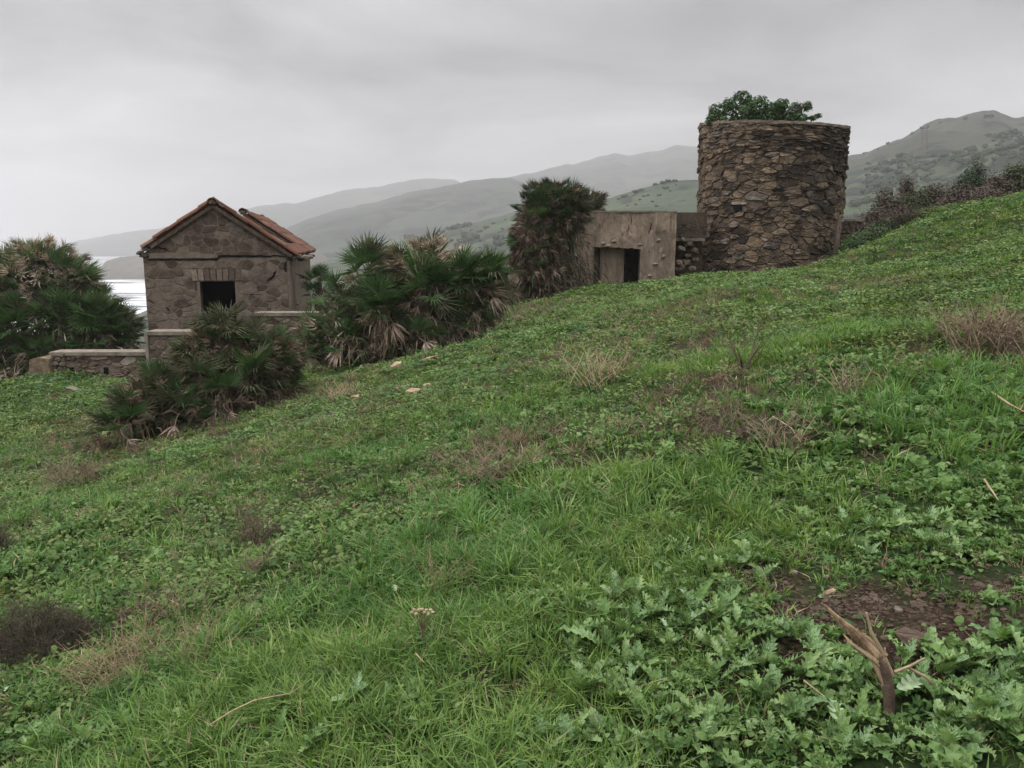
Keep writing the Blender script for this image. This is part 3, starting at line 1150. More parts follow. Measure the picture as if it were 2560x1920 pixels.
# flakes of render standing proud
rr = random.Random(4)
mb = MB()
for (px, py, w, h) in ((1556, 583, .05, .32), (1575, 590, .07, .26), (1520, 615, .09, .12), (1508, 608, .07, .1), (1536, 603, .1, .1), (1600, 612, .08, .1),
                       (1648, 600, .07, .16), (1660, 640, .06, .13), (1640, 660, .1, .09), (1625, 690, .08, .08), (1660, 575, .04, .15), (1462, 640, .04, .12), (1500, 560, .03, .2)):
    c = at(px, py, BY - .045)
    n = 9
    V = [c + Vector((0, -.018, 0))]
    for k in range(n):
        a = 2 * math.pi * k / n
        s = rr.uniform(.7, 1.15)
        V.append(c + Vector((math.cos(a) * w * s, .03 + .02 * rr.random(), math.sin(a) * h * .5 * s)))
    mb.add(V, [(0, 1 + k, 1 + (k + 1) % n) for k in range(n)])
wpart('render_flake', mb.V, mb.F, M['plaster'], block)['kind'] = 'stuff'

# link wall between blockhouse and tower: upper wall with shade in its colour, ledge, rubble and a black cavity below
linkw = empty('link_wall', (BX1 + .3, BY + .8, BB), 'shaded ruined wall with a rubble hole between blockhouse and tower', 'wall')
lx0, lx1 = BX1 + .025, at(1746, 560, BY + .8).x + .25
zt, zm = at(1715, 531, BY + .8).z, at(1715, 595, BY + .8).z
mb = MB()
mb.box((lx0, BY + .78, zm), (lx1 - lx0, 0, 0), (0, .5, 0), (0, 0, zt - zm))
wpart('upper_wall', mb.V, mb.F, M['plaster_dark'], linkw)
mb = MB()
mb.box((lx0, BY + 1.25, BB), (lx1 - lx0, 0, 0), (0, .3, 0), (0, 0, zm - BB - .003))
wpart('cavity_back', mb.V, mb.F, M['mortar_dark'], linkw)
mb = MB()
mb.box((lx0, BY + .55, zm - .09), (lx1 - lx0 - .1, 0, 0), (0, .6, 0), (0, 0, .085))
wpart('ledge', mb.V, mb.F, M['plaster_grey'], linkw)
lmap = lambda u, v, w: Vector((u, BY + .78 - w, v))
lay_stones(rubble([(lx0, zm), (lx1, zm), (lx1, zm + .3), (lx0, zm + .45)], .2, .1, 31), lmap, linkw,
           lambda c, r_: M['plaster_dark'], .006, .02, 8, 40)


def boulder(mb, c, s, rr, i=0):
    """angular stone"""
    import bmesh
    bm = bmesh.new()
    bmesh.ops.create_icosphere(bm, subdivisions=1, radius=1)
    sc = Vector(s)
    e_ = Euler((rr.uniform(-.3, .3), rr.uniform(-.3, .3), rr.uniform(0, 6.3))).to_matrix()
    for v in bm.verts:
        k = rr.uniform(.78, 1.15)
        q = v.co * k
        q = Vector([max(-.8, min(.8, a)) for a in q])
        v.co = Vector(c) + e_ @ Vector((q.x * sc.x, q.y * sc.y, q.z * sc.z))
    bm.verts.index_update()
    mb.add([v.co.copy() for v in bm.verts], [[v.index for v in f.verts] for f in bm.faces], i)
    bm.free()


rr = random.Random(9)
for (px, py, s) in ((1722, 612, .17), (1703, 622, .14), (1735, 625, .15), (1698, 640, .15), (1715, 655, .17), (1702, 668, .16), (1738, 650, .13), (1730, 672, .16),
                    (1697, 655, .13), (1708, 600, .12), (1690, 672, .14), (1719, 640, .11)):
    mb = MB()
    c = at(px, py, BY + .62 + rr.uniform(-.12, .12))
    boulder(mb, (0, 0, 0), (s * 1.1, s, s * .8), rr)
    o = link('rubble_stone', mesh_data('rubble_stone', mb.V, mb.F, M[rr.choice(['stone_brown', 'stone_dark', 'house_stone', 'stone_brown'])]), linkw, c - linkw.location)
mb = MB()
c = at(1716, 646, BY + .9)
boulder(mb, c, (.16, .1, .12), rr)
wpart('cavity', mb.V, mb.F, M['shade_black'], linkw)  # black lump stands in for the shade inside the rubble hole

# stub of wall on the tower's right
s0, s1 = at(2106, 548, TC.y - .2), at(2158, 548, TC.y - .2)
stub = empty('wall_stub', (s0.x, s0.y, -1.0), 'short grey capped wall stub at the right foot of the stone tower', 'wall')
mb = MB()
mb.box((s0.x - .3, s0.y, -1), (s1.x - s0.x + .3, 0, 0), (0, .45, 0), (0, 0, 1 + s0.z - .07))
wpart('wall', mb.V, mb.F, M['mortar_dark'], stub)
mb = MB()
mb.box((s0.x - .35, s0.y - .04, s0.z - .068), (s1.x - s0.x + .38, 0, 0), (0, .53, 0), (0, 0, .07))
wpart('coping', mb.V, mb.F, M['coping'], stub)
lay_stones(rubble([(s0.x, -.6), (s1.x, -.6), (s1.x, s0.z - .08), (s0.x, s0.z - .08)], .25, .14, 35), lambda u, v, w: Vector((u, s0.y - w, v)), stub,
           lambda c, r_: M['house_dark'], .012, .03, 8, 40)

# ------------------------------------------------------------------ the gabled house
dvec = Vector((ray(864, HORIZON)[0], 1, 0)).normalized()
rvec = Vector((dvec.y, -dvec.x, 0))
HA = at(358, 650, 20.6)
HA.z = 0


def hit_line(px, py, O, dirv):
    """parameter t where O + t*dirv has the bearing of a pixel"""
    a = ray(px, py)[0]
    return (a * O.y - O.x) / (dirv.x - a * dirv.y)


HW = hit_line(718, 650, HA, rvec)
HB = HA + rvec * HW
HD = hit_line(772, 645, HB, dvec)
print('house', HW, HD, 'tower', TR, TC)
ZE = ray(540, 634)[1] * (HA + rvec * HW / 2).y        # eaves
ZA = ray(537, 517)[1] * (HA + rvec * HW / 2).y        # gable wall apex
ZB = -3.9
SL = (ZA - ZE) / (HW / 2)
TH = .32


def hmap(u, v, w):
    """u along the front, v height, w outwards (towards the camera) from the front wall"""
    p = HA + rvec * u - dvec * w
    return Vector((p.x, p.y, v))


def upx(px, py=650):
    return hit_line(px, py, HA, rvec)


def vpx(px, py):
    return ray(px, py)[1] * (HA + rvec * upx(px, py)).y


DU0, DU1 = upx(500, 720), upx(588, 720)
DT = vpx(545, 703)
house = empty('stone_house', hmap(HW / 2, ZB, 0), 'small ruined stone house with a gabled clay tile roof half fallen in', 'house')
# front wall core with the doorway
prof = [(0, ZB), (DU0, ZB), (DU0, DT), (DU1, DT), (DU1, ZB), (HW, ZB), (HW, ZE), (HW / 2, ZA), (0, ZE)]
V, Fc = prism(prof, hmap, 0, -TH)
wpart('front_wall', V, Fc, M['mortar'], house)
V, Fc = prism([(0, ZB), (HW, ZB), (HW, ZE), (HW / 2, ZA), (0, ZE)], hmap, -HD + TH, -HD)
wpart('back_wall', V, Fc, M['plaster_grey'], house)


def hbox(name, u0, u1, v0, v1, w0, w1, mat, parent=house):
    V, Fc = prism([(u0, v0), (u1, v0), (u1, v1), (u0, v1)], hmap, w1, w0)
    return wpart(name, V, Fc, mat, parent)


hbox('side_wall', 0, TH, ZB, ZE - .004, -HD + TH, -TH, M['plaster_grey'])
hbox('side_wall', HW - TH, HW, ZB, ZE - .004, -HD + TH, -TH, M['plaster_grey'])
hbox('added_dark_screen', TH, HW - TH, ZB, ZE - .26, -1.5, -1.35, M['shade_black'])  # added black screen behind the door, keeps the doorway black
hbox('added_light_cover', TH, HW - TH, ZE - .25, ZE - .1, -HD + TH, -TH, M['shade_black'])  # added unseen slab, keeps daylight from the fallen roof out of the interior
# the right side wall's render, with its tall slit
smap = lambda u, v, w: hmap(HW + w, v, -u)
sl0 = hit_line(744.5, 700, HB, dvec)
for (a, b) in ((-.02, sl0 - .05), (sl0 + .05, HD)):
    V, Fc = prism([(a, ZB), (b, ZB), (b, ZE - .18), (a, ZE - .18)], smap, .0, .05)
    wpart('side_render', V, Fc, M['plaster_grey'], house)
zs1, zs0 = ray(744, 683)[1] * HB.y, ray(748, 755)[1] * HB.y
V, Fc = prism([(sl0 - .05, ZB), (sl0 + .05, ZB), (sl0 + .06, zs0), (sl0 - .05, zs0)], smap, .001, .047)
wpart('side_render', V, Fc, M['plaster_grey'], house)
V, Fc = prism([(sl0 - .05, zs1), (sl0 + .05, zs1), (sl0 + .05, ZE - .18), (sl0 - .05, ZE - .18)], smap, .001, .047)
wpart('side_render', V, Fc, M['plaster_grey'], house)
V, Fc = prism([(sl0 - .05, zs0), (sl0 + .05, zs0), (sl0 + .05, zs1), (sl0 - .05, zs1)], smap, .002, .006)
wpart('slit', V, Fc, M['shade_black'], house)  # black panel paints the shade at the back of the slit

# facing stones of the front: one irregular pattern over the whole gable
bound = [(0, -3.6), (HW, -3.6), (HW, ZE), (HW / 2, ZA), (0, ZE)]
zc1 = vpx(540, 646)
L0, L1 = upx(480, 690), upx(602, 690)
VT = vpx(545, 672)
cells = []
for c in rubble(bound, .27, .19, 44, .5, .5, .45):
    cu, cv = cent(c)
    if DU0 < cu < DU1 and cv < DT:
        continue
    if L0 < cu < L1 and DT <= cv < VT:
        continue
    if abs(cv - zc1) < .035:
        continue
    if cv < DT and cu <= DU0:
        c = clip_half(c, 1, 0, DU0 - .06)
    elif cv < DT and cu >= DU1:
        c = clip_half(c, -1, 0, -DU1 - .06)
    if cv < zc1:
        c = clip_half(c, 0, 1, zc1 - .03)
    else:
        c = clip_half(c, 0, -1, -zc1 - .03)
    if L0 - .2 < cu < L1 + .2 and DT < cv:
        c = clip_half(c, 0, -1, -VT - .01) if cv > VT - .04 else (clip_half(c, 1, 0, L0 - .01) if cu < L0 else clip_half(c, -1, 0, -L1 - .01))
    if len(c) >= 3 and abs(area(c)) > .004:
        cells.append(c)


def house_pick(c, rr):
    if rr.random() < .03:
        return M['stone_grey']
    if c[1] > zc1:
        return M['house_dark'] if rr.random() < .8 else M['house_stone']
    if rr.random() < .18 + .2 * (c[0] > HW * .55):
        return M['house_dark']
    return M['house_stone']


lay_stones(cells, hmap, house, house_pick, .008, .009, 15, 300)
# soldier-course bricks over the door
nb = 8
hbox('brick_bed', L0, L1, DT, VT + .012, -.02, .006, M['mortar_dark'])
for k in range(nb):
    u0_ = L0 + (L1 - L0) * k / nb
    u1_ = L0 + (L1 - L0) * (k + 1) / nb
    lean = (k - nb / 2 + .5) * .006
    V, Fc = prism([(u0_ + .012, DT + .02), (u1_ - .012, DT + .02), (u1_ - .012 + lean, VT - R.uniform(0, .02)), (u0_ + .012 + lean, VT - R.uniform(0, .02))], hmap, .028 + R.uniform(-.012, .012), -.05)
    wpart('brick', V, Fc, M['brick'], house)
a0, a1 = upx(465, 700), upx(628, 700)
hbox('lintel', a0, a1, DT - .006, DT + .018, -.2, .012, M['bark'])
# door jamb boards
hbox('door_jamb', DU0 - .06, DU0, ZB, DT - .012, -.22, .012, M['plaster_grey'])
hbox('door_jamb', DU1, DU1 + .05, ZB, DT - .012, -.22, .012, M['plaster_grey'])
# plaster band under the gable and the dark open joint along it
u_a, u_b = .02, upx(545)
V, Fc = prism([(u_a, zc1 + .005), (u_b, zc1 + .012), (u_b, zc1 + .10), (u_b * .7, zc1 + .15), (u_b * .3, zc1 + .14), (u_a, zc1 + .12)], hmap, .045, -.01)
wpart('band', V, Fc, M['house_stone'], house)
mb = MB()
pts = []
for px in range(370, 722, 9):
    pts.append(hmap(upx(px), vpx(px, 646 - (px > 545) * 6 + 3 * noise.noise(Vector((px * .05, 1, 1))) + (3 if px < 545 else 0)), .012))
mb.tube(pts, [.014 + .012 * abs(noise.noise(Vector((k * .7, 3, 1)))) + (.012 if 18 < k < 33 else 0) for k in range(len(pts))], 5)
for poly_, w_ in (([(667, 702), (676, 697), (684, 690), (686, 682), (690, 679)], .028), ([(716, 652), (712, 668), (716, 680)], .03), ([(396, 612), (400, 620), (415, 622), (421, 628)], .016),
                  ([(655, 735), (625, 736)], .012), ([(416, 768), (424, 776)], .03)):
    mb.tube([hmap(upx(a, b), vpx(a, b), .014) for a, b in poly_], [w_ * .5] + [w_] * (len(poly_) - 2) + [w_ * .5], 5)
wpart('open_joint', mb.V, mb.F, M['shade_black'], house)
# crumbled eaves at both corners
rr = random.Random(3)
for (px, py, s, w, mt) in ((352, 631, .09, .05, 'house_dark'), (362, 622, .10, .0, 'house_dark'), (375, 615, .10, .0, 'house_dark'), (348, 634, .06, .05, 'stone_dark'), (366, 640, .10, .02, 'house_dark'),
                           (356, 640, .07, .05, 'stone_dark'), (386, 607, .09, .0, 'house_dark'), (726, 640, .11, .04, 'house_dark'), (745, 641, .11, -.3, 'house_stone'), (762, 643, .12, -.7, 'house_stone'),
                           (775, 642, .1, -1.1, 'house_stone'), (735, 645, .09, .02, 'stone_dark'), (752, 648, .09, -.5, 'stone_dark'), (781, 639, .08, -1.4, 'house_dark')):
    mb = MB()
    O = hmap(0, 0, w)
    u = hit_line(px, py, O, rvec)
    c = hmap(u, 0, w)
    c.z = ray(px, py)[1] * c.y
    boulder(mb, (0, 0, 0), (s * 1.4, s, s * .75), rr)
    link('broken_stone', mesh_data('broken_stone', mb.V, mb.F, M[mt]), house, c - house.location)


# roof: sloping bed where tiles remain, then the barrel tiles one by one
def tile_mesh(name, conc=False, L_=.44, r0=.098, r1=.082):
    V, Fc = [], []
    n = 7
    for (x, r) in ((0, r0), (L_, r1)):
        for t in (0.0, .016):
            for k in range(n):
                a = math.pi * k / (n - 1)
                y, z = math.cos(a) * (r - t), math.sin(a) * (r - t) * .85
                V.append((x, y, -z + .05 if conc else z))
    def q(e, s_, k):
        return e * 2 * n + s_ * n + k
    for k in range(n - 1):
        Fc += [(q(0, 0, k), q(0, 0, k + 1), q(1, 0, k + 1), q(1, 0, k)), (q(0, 1, k + 1), q(0, 1, k), q(1, 1, k), q(1, 1, k + 1)),
               (q(0, 0, k + 1), q(0, 0, k), q(0, 1, k), q(0, 1, k + 1)), (q(1, 0, k), q(1, 0, k + 1), q(1, 1, k + 1), q(1, 1, k))]
    Fc += [(q(0, 0, 0), q(1, 0, 0), q(1, 1, 0), q(0, 1, 0)), (q(0, 1, n - 1), q(1, 1, n - 1), q(1, 0, n - 1), q(0, 0, n - 1))]
    return mesh_data(name, V, Fc, M['tile'])


T_up, T_dn = tile_mesh('roof_tile'), tile_mesh('roof_tile', True)
slope_len = math.hypot(HW / 2, ZA - ZE)
ang = math.atan(SL)
ZR = ZA + .07


def rpos(side, s, w, lift=0.0):
    """point on the roof plane: s metres down from the ridge, w metres back from the front face"""
    u = HW / 2 + side * math.cos(ang) * s + side * math.sin(ang) * lift
    return hmap(u, ZR - math.sin(ang) * s + math.cos(ang) * lift, -w)


cols = int((HD + .2) / .215)
W605 = hit_line(607, 530, hmap(HW / 2, 0, 0), dvec)
roof = wpart('roof_bed', *(lambda m_: (m_.V, m_.F))((lambda m_: m_)(MB())), M['mortar_dark'], house) if False else None
rr = random.Random(12)
mb = MB()


def bed(side, s0_, s1_, w0, w1):
    P = [rpos(side, s0_, w0), rpos(side, s1_, w0), rpos(side, s1_, w1), rpos(side, s0_, w1)]
    n_ = Vector((0, 0, -.10))
    mb.add(P + [p + n_ for p in P], [(0, 1, 2, 3), (7, 6, 5, 4), (0, 4, 5, 1), (1, 5, 6, 2), (2, 6, 7, 3), (3, 7, 4, 0)])


bed(1, 0, slope_len + .08, -.1, .36)
bed(-1, 0, slope_len - .26, -.1, .36)
bed(1, .0, slope_len + .08, W605 - .1, HD + .1)
bed(1, slope_len * .86, slope_len + .08, .36, W605 - .1)
bed(-1, slope_len * .35, slope_len - .26, .36, HD + .1)
wpart('roof_bed', mb.V, mb.F, M['bark'], house)
for side in (1, -1):
    for ci in range(cols + 1):
        w = -.05 + ci * .215
        back = w > W605 - .1
        front = ci < 2
        for k in range(9):
            s = slope_len + .22 - .36 * (k + 1) + rr.uniform(-.015, .015)
            if side == -1:
                s -= .34
            if side == -1 and -.46 < s < -.12:
                s = -.09
            if s < -.12:
                continue
            frac = s / slope_len
            if not front:
                if side == 1 and not back and frac < .86 + .05 * math.sin(ci * 1.9):
                    continue
                if side == -1 and frac < .40 + .12 * math.sin(ci * 2.3):
                    continue
            for kind in (0, 1):
                if kind == 1 and front and ci == 0:
                    pass
                p = rpos(side, s + .42, w + (.107 if kind else 0), .055 + .018 * (k % 2) if not kind else .02)
                rot = Matrix.Identity(3)
                down = (rpos(side, 1, 0) - rpos(side, 0, 0)).normalized()
                acr = (rpos(side, 0, 1) - rpos(side, 0, 0)).normalized()
                nrm = down.cross(acr)
                if nrm.z < 0:
                    nrm = -nrm
                x_ = -down
                y_ = nrm.cross(x_)
                m3 = Matrix((x_, y_, nrm)).transposed()
                j = Euler((rr.uniform(-.05, .05), rr.uniform(-.035, .035), rr.uniform(-.05, .05))).to_matrix()
                o = link('roof_tile', T_dn if kind else T_up, house, p - house.location)
                o.rotation_euler = (m3 @ j).to_euler()
# ridge tiles kept at both ends
for w in (-.14, .16):
    o = link('ridge_tile', T_up, house, hmap(HW / 2, ZR + .03, -w) - house.location)
    o.rotation_euler = Matrix((dvec, Vector((0, 0, 1)).cross(dvec), Vector((0, 0, 1)))).transposed().to_euler()
    o.scale = (1, 1.35, 1.5)
for w in (W605 - .1, W605 + .25, W605 + .6, HD - .35):
    o = link('ridge_tile', T_up, house, hmap(HW / 2, ZR + .03, -w) - house.location)
    o.rotation_euler = Matrix((dvec, Vector((0, 0, 1)).cross(dvec), Vector((0, 0, 1)))).transposed().to_euler()
    o.scale = (1, 1.35, 1.5)

mb = MB()
for w in (-.06, .10, .26, W605 - .02, W605 + .3):
    boulder(mb, hmap(HW / 2, ZR + .02, -w), (.13, .13, .09), rr)
wpart('ridge_mortar', mb.V, mb.F, M['house_dark'], house)

# ------------------------------------------------------------------ the stepped terrace wall in front of the house
WY = 17.6


def terrace_wall(name, label, px0, px1, pytop, Y, bottom, seed, vents=(), cop=.075, rise=None, pale=.12, copmat='coping', depth=.42):
    a, b = at(px0, pytop, Y), at(px1, pytop, Y)
    t = empty(name, ((a.x + b.x) / 2, Y, bottom), label, 'wall')
    mb = MB()
    mb.box((a.x, Y, bottom), (b.x - a.x, 0, 0), (0, depth, 0), (0, 0, a.z - cop - bottom))
    wpart('wall_core', mb.V, mb.F, M['mortar'], t)
    # coping in cast lengths with chipped edges
    n = max(1, int((b.x - a.x) / .95))
    rr_ = random.Random(seed)
    if cop > 0:
        for k in range(n):
            x0 = a.x - .03 + (b.x - a.x + .04) * k / n
            x1 = a.x - .03 + (b.x - a.x + .04) * (k + 1) / n - .006
            m2 = MB()
            m2.box((x0, Y - .05, a.z - cop + .003), (x1 - x0, 0, 0), (0, depth + .08, 0), (0, 0, cop + rr_.uniform(-.004, .004)))
            wpart('coping', m2.V, m2.F, M[copmat], t)
    cs = rubble([(a.x, max(bottom, a.z - 1.4)), (b.x, max(bottom, a.z - 1.4)), (b.x, a.z - cop - .01), (a.x, a.z - cop - .01)], .26, .13, seed, .45, .5, .4)
    hs = [(at(v[0], v[1], Y).x, at(v[0], v[1], Y).z) for v in vents]
    cs = [c for c in cs if all(abs(cent(c)[0] - h[0]) > .12 or abs(cent(c)[1] - h[1]) > .1 for h in hs)]
    lay_stones(cs, lambda u, v, w: Vector((u, Y - w, v)), t,
               lambda c, r_: M['stone_pale'] if r_.random() < pale else M[r_.choice(['house_stone', 'stone_brown', 'house_stone', 'house_dark'])], .014, .035, seed, 300)
    for h in hs:
        m2 = MB()
        m2.box((h[0] - .045, Y - .03, h[1] - .07), (.09, 0, 0), (0, .05, 0), (0, 0, .14))
        wpart('vent', m2.V, m2.F, M['shade_black'], t)  # black box proud of the wall, painted shade of the vent
    return t


tw1 = terrace_wall('terrace_wall', 'long low rubble wall with pale coping and two square vents in front of the left palm', 128, 366, 880, WY, -3.9, 51, ((181, 926), (266, 926)))
tw2 = terrace_wall('terrace_wall', 'higher step of the terrace wall with a pale upright edge below the house', 370, 570, 829, WY - .1, -3.8, 52)
a = at(366, 829, WY - .12)
mb = MB()
mb.box((a.x - .035, WY - .16, -3.6), (.065, 0, 0), (0, .5, 0), (0, 0, a.z + 3.6 - .03))
wpart('edge_strip', mb.V, mb.F, M['coping'], tw2)
tw3 = terrace_wall('terrace_wall', 'top step of the terrace wall right under the house corner', 640, 800, 782, WY + 1.2, -3.6, 53, pale=.03)
# lump of masonry at the wall's left end, and the sloping broken end
a, b = at(68, 896, WY - .25), at(116, 896, WY - .25)
lump = empty('masonry_block', ((a.x + b.x) / 2, WY, -3.9), 'squat crumbling masonry block at the left end of the low wall', 'wall')
V, Fc = prism([(a.x - .05, -3.9), (b.x + .08, -3.9), (b.x + .02, a.z - .02), (a.x + .22, a.z + .01), (a.x + .03, a.z - .03), (a.x - .02, a.z - .3)], lambda u, v, w: Vector((u, WY - w, v)), .22, -.3)
wpart('block', V, Fc, M['stone_ochre'], lump)
lay_stones(rubble([(b.x - .02, -3.6), (b.x + .3, -3.6), (b.x + .3, a.z + .1), (b.x - .02, a.z - .02)], .16, .1, 57), lambda u, v, w: Vector((u, WY - .08 - w, v)), lump,
           lambda c, r_: M['house_stone'], .01, .03, 4, 40)
# rubble wall behind the palm bush, between bush and blockhouse
bw = terrace_wall('field_wall', 'brown rubble wall half hidden by dry weeds left of the blockhouse', 1225, 1440, 701, 22.6, -3.4, 54, ((1338, 738), (1283, 722)), cop=.05, pale=.02, copmat='house_stone')

# ------------------------------------------------------------------ fan palms
def frond_mesh(name, rr, mat, petiole=.36, rad=.50, n=18, spread=115, droop=.1, fold=.0, w=.016, messy=.0):
    """petiole along +X, stiff leaflets fanned round its tip"""
    mb = MB()
    hub = Vector((petiole, 0, -.03))
    mb.tube([(0, 0, 0), (petiole * .5, 0, .03), hub], [.008, .006, .007], 3, cap=False)
    for k in range(n):
        a = math.radians(-spread + 2 * spread * (k + .5) / n + rr.uniform(-3, 3))
        l = rad * (.72 + .28 * math.cos(a * .8)) * rr.uniform(.88, 1.08)
        d = Vector((math.cos(a), math.sin(a), rr.uniform(-messy, messy) + abs(math.sin(a)) * .22 * (1 + fold))).normalized()
        t = Vector((-math.sin(a), math.cos(a), 0))
        m1 = hub + d * l * .45
        dr = droop * rr.uniform(.4, 1.6)
        tip = hub + d * l * (1 - dr * .3) + Vector((0, 0, -dr * l * 1.1))
        mb.add([hub, m1 + t * w + Vector((0, 0, .012)), m1 + Vector((0, 0, -.006)), m1 - t * w + Vector((0, 0, .012)), tip],
               [(0, 2, 1), (0, 3, 2), (1, 2, 4), (2, 3, 4)])
    return mesh_data(name, mb.V, mb.F, M[mat])


def dead_mesh(name, rr, mat, petiole=.30, rad=.44, n=19):
    mb = MB()
    hub = Vector((petiole, 0, -.05))
    mb.tube([(0, 0, 0), (petiole * .5, 0, .02), hub], [.009, .007, .007], 3, cap=False)
    for k in range(n):
        a = math.radians(rr.uniform(-55, 55))
        l = rad * rr.uniform(.6, 1.1)
        d = Vector((math.cos(a), math.sin(a) * .7, rr.uniform(-.5, .25))).normalized()
        t = Vector((rr.uniform(-.3, .3), .8, rr.uniform(-.8, .8))).normalized()
        w = rr.uniform(.010, .026)
        m1 = hub + d * l * .5 + Vector((0, 0, rr.uniform(-.03, .04)))
        tip = m1 + (d + Vector((0, 0, -rr.uniform(.1, 1.1)))).normalized() * l * .55
        mb.add([hub, m1 + t * w, m1 - t * w, tip], [(0, 2, 1), (1, 2, 3)])
    return mesh_data(name, mb.V, mb.F, M[mat])


rr = random.Random(77)
GREEN = [frond_mesh('frond', rr, 'palm', n=22, spread=rr.choice((100, 115, 130)), droop=rr.uniform(.0, .12), fold=rr.uniform(0, .8)) for _ in range(5)]
OLD = [frond_mesh('frond', rr, 'palm_grey', n=17, spread=100, droop=.25, messy=.15) for _ in range(3)]
DEAD = [dead_mesh('dead_frond', rr, 'palm_dead') for _ in range(5)]


def frond_rot(d, rr_, roll=.5):
    d = d.normalized()
    up = Vector((0, 0, 1)) if abs(d.z) < .93 else Vector((rr_.uniform(-1, 1), rr_.uniform(-1, 1), .1))
    z = (up - d * up.dot(d)).normalized()
    y = z.cross(d)
    m3 = Matrix((d, y, z)).transposed()
    return (m3 @ Euler((rr_.uniform(-roll, roll), 0, 0)).to_matrix()).to_euler()


def palm(name, base, crowns, label, seed, olive=.2, group=None, thatch=900, limit=300, trunks=True, thatch_r=1.0, mounds=(), msize=1.0):
    """crowns: (px, py, Y, size, green, dead, lean_x)"""
    rr_ = random.Random(seed)
    t = empty(name, base, label, 'palm', group)
    cnt = 0
    extra = MB()
    tb_ = MB()
    for (px, py, Y, size, ng, ndead, lean) in crowns:
        c = at(px, py, Y)
        ax = Vector((lean, -.35, 1)).normalized()
        e1 = ax.cross(Vector((.2, 1, .1))).normalized()
        e2 = ax.cross(e1)
        for k in range(ng + ndead):
            green = k < ng
            th = math.radians(rr_.uniform(4, 84) if green else rr_.uniform(70, 158))
            ph = rr_.uniform(0, 6.283)
            d = ax * math.cos(th) + (e1 * math.cos(ph) + e2 * math.sin(ph)) * math.sin(th)
            if green:
                me_ = rr_.choice(GREEN if rr_.random() > olive else OLD)
            else:
                me_ = rr_.choice(DEAD if rr_.random() < .82 else OLD)
            s = size * rr_.uniform(.75, 1.15)
            rot = frond_rot(d, rr_, .6 if green else 1.5)
            p = c + d * .04 + Vector((rr_.uniform(-.06, .06), rr_.uniform(-.06, .06), rr_.uniform(-.12, .04)))
            if cnt < limit:
                o = link('frond' if me_ in GREEN or me_ in OLD else 'dead_frond', me_, t, p - t.location, rot, (s, s, s))
                cnt += 1
        # trunk down to the ground, hidden in old leaf bases
        g = Vector((c.x * .55 + base[0] * .45, c.y * .55 + (base[1] + .2) * .45, 0))
        g.z = gz(g.x, g.y) - .1
        if trunks:
            m2 = MB()
            mid = (c + g) / 2 + Vector((rr_.uniform(-.1, .1), 0, 0))
            m2.tube([g, mid, c], [.10, .085, .06], 7)
            wpart('trunk', m2.V, m2.F, M['bark'], t)
        for _ in range(int(thatch / len(crowns))):
            q = rr_.random() ** .8
            p = c + (g - c) * q * .9
            sp = .34 * size * thatch_r * (.5 + q)
            p = p + Vector((rr_.gauss(0, sp), rr_.gauss(0, sp * .8) + .1, rr_.gauss(0, .12)))
            d = Vector((p.x - c.x, p.y - c.y, -.9 + rr_.uniform(-.4, 1.2))).normalized()
            l = rr_.uniform(.22, .5) * size
            s_ = d.cross(Vector((rr_.uniform(-1, 1), rr_.uniform(-1, 1), rr_.uniform(-1, 1)))).normalized() * rr_.uniform(.008, .02)
            mm = p + d * l * .5 + Vector((0, 0, .03))
            tip = p + d * l + Vector((0, 0, -.08))
            if tip.z < gz(tip.x, tip.y) - .05:
                continue
            extra.add([p, mm + s_, mm - s_, tip], [(0, 1, 2), (1, 3, 2)], 0 if rr_.random() < .62 else (1 if rr_.random() < .6 else 2))
    for (px, py, Y, rx, ry, dep, n, dead, down) in mounds:
        c = at(px, py, Y)
        rx, ry = rx * Y / F, ry * Y / F
        for _ in range(n):
            while True:
                d = Vector((rr_.uniform(-1, 1), rr_.uniform(-1, .6), rr_.uniform(-.75, 1)))
                if .1 < d.length < 1:
                    break
            d.normalize()
            k = rr_.uniform(.45, .92)
            p = c + Vector((d.x * rx, d.y * dep, d.z * ry)) * k
            dr_ = (Vector((d.x, d.y, d.z * .8 + .35 - down)) + Vector((rr_.uniform(-.5, .5), rr_.uniform(-.5, .5), rr_.uniform(-.5, .5)))).normalized()
            dd = rr_.random() < dead
            me_ = rr_.choice(DEAD) if dd else rr_.choice(GREEN if rr_.random() > olive + .1 else OLD)
            s = .62 * msize * rr_.uniform(.7, 1.15)
            p = p - dr_ * .35 * s
            m3 = frond_rot(dr_, rr_, 1.5 if dd else .7).to_matrix() * s
            if p.z < gz(p.x, p.y):
                continue
            extra.add([p + m3 @ v.co for v in me_.vertices], [list(f.vertices) for f in me_.polygons], 0 if dd else (2 if me_ in GREEN else 1))
    o = wpart('thatch', extra.V, extra.F, [M['palm_dead'], M['palm_grey'], M['palm']], t, mi=extra.I)
    o['kind'] = 'stuff'
    return t


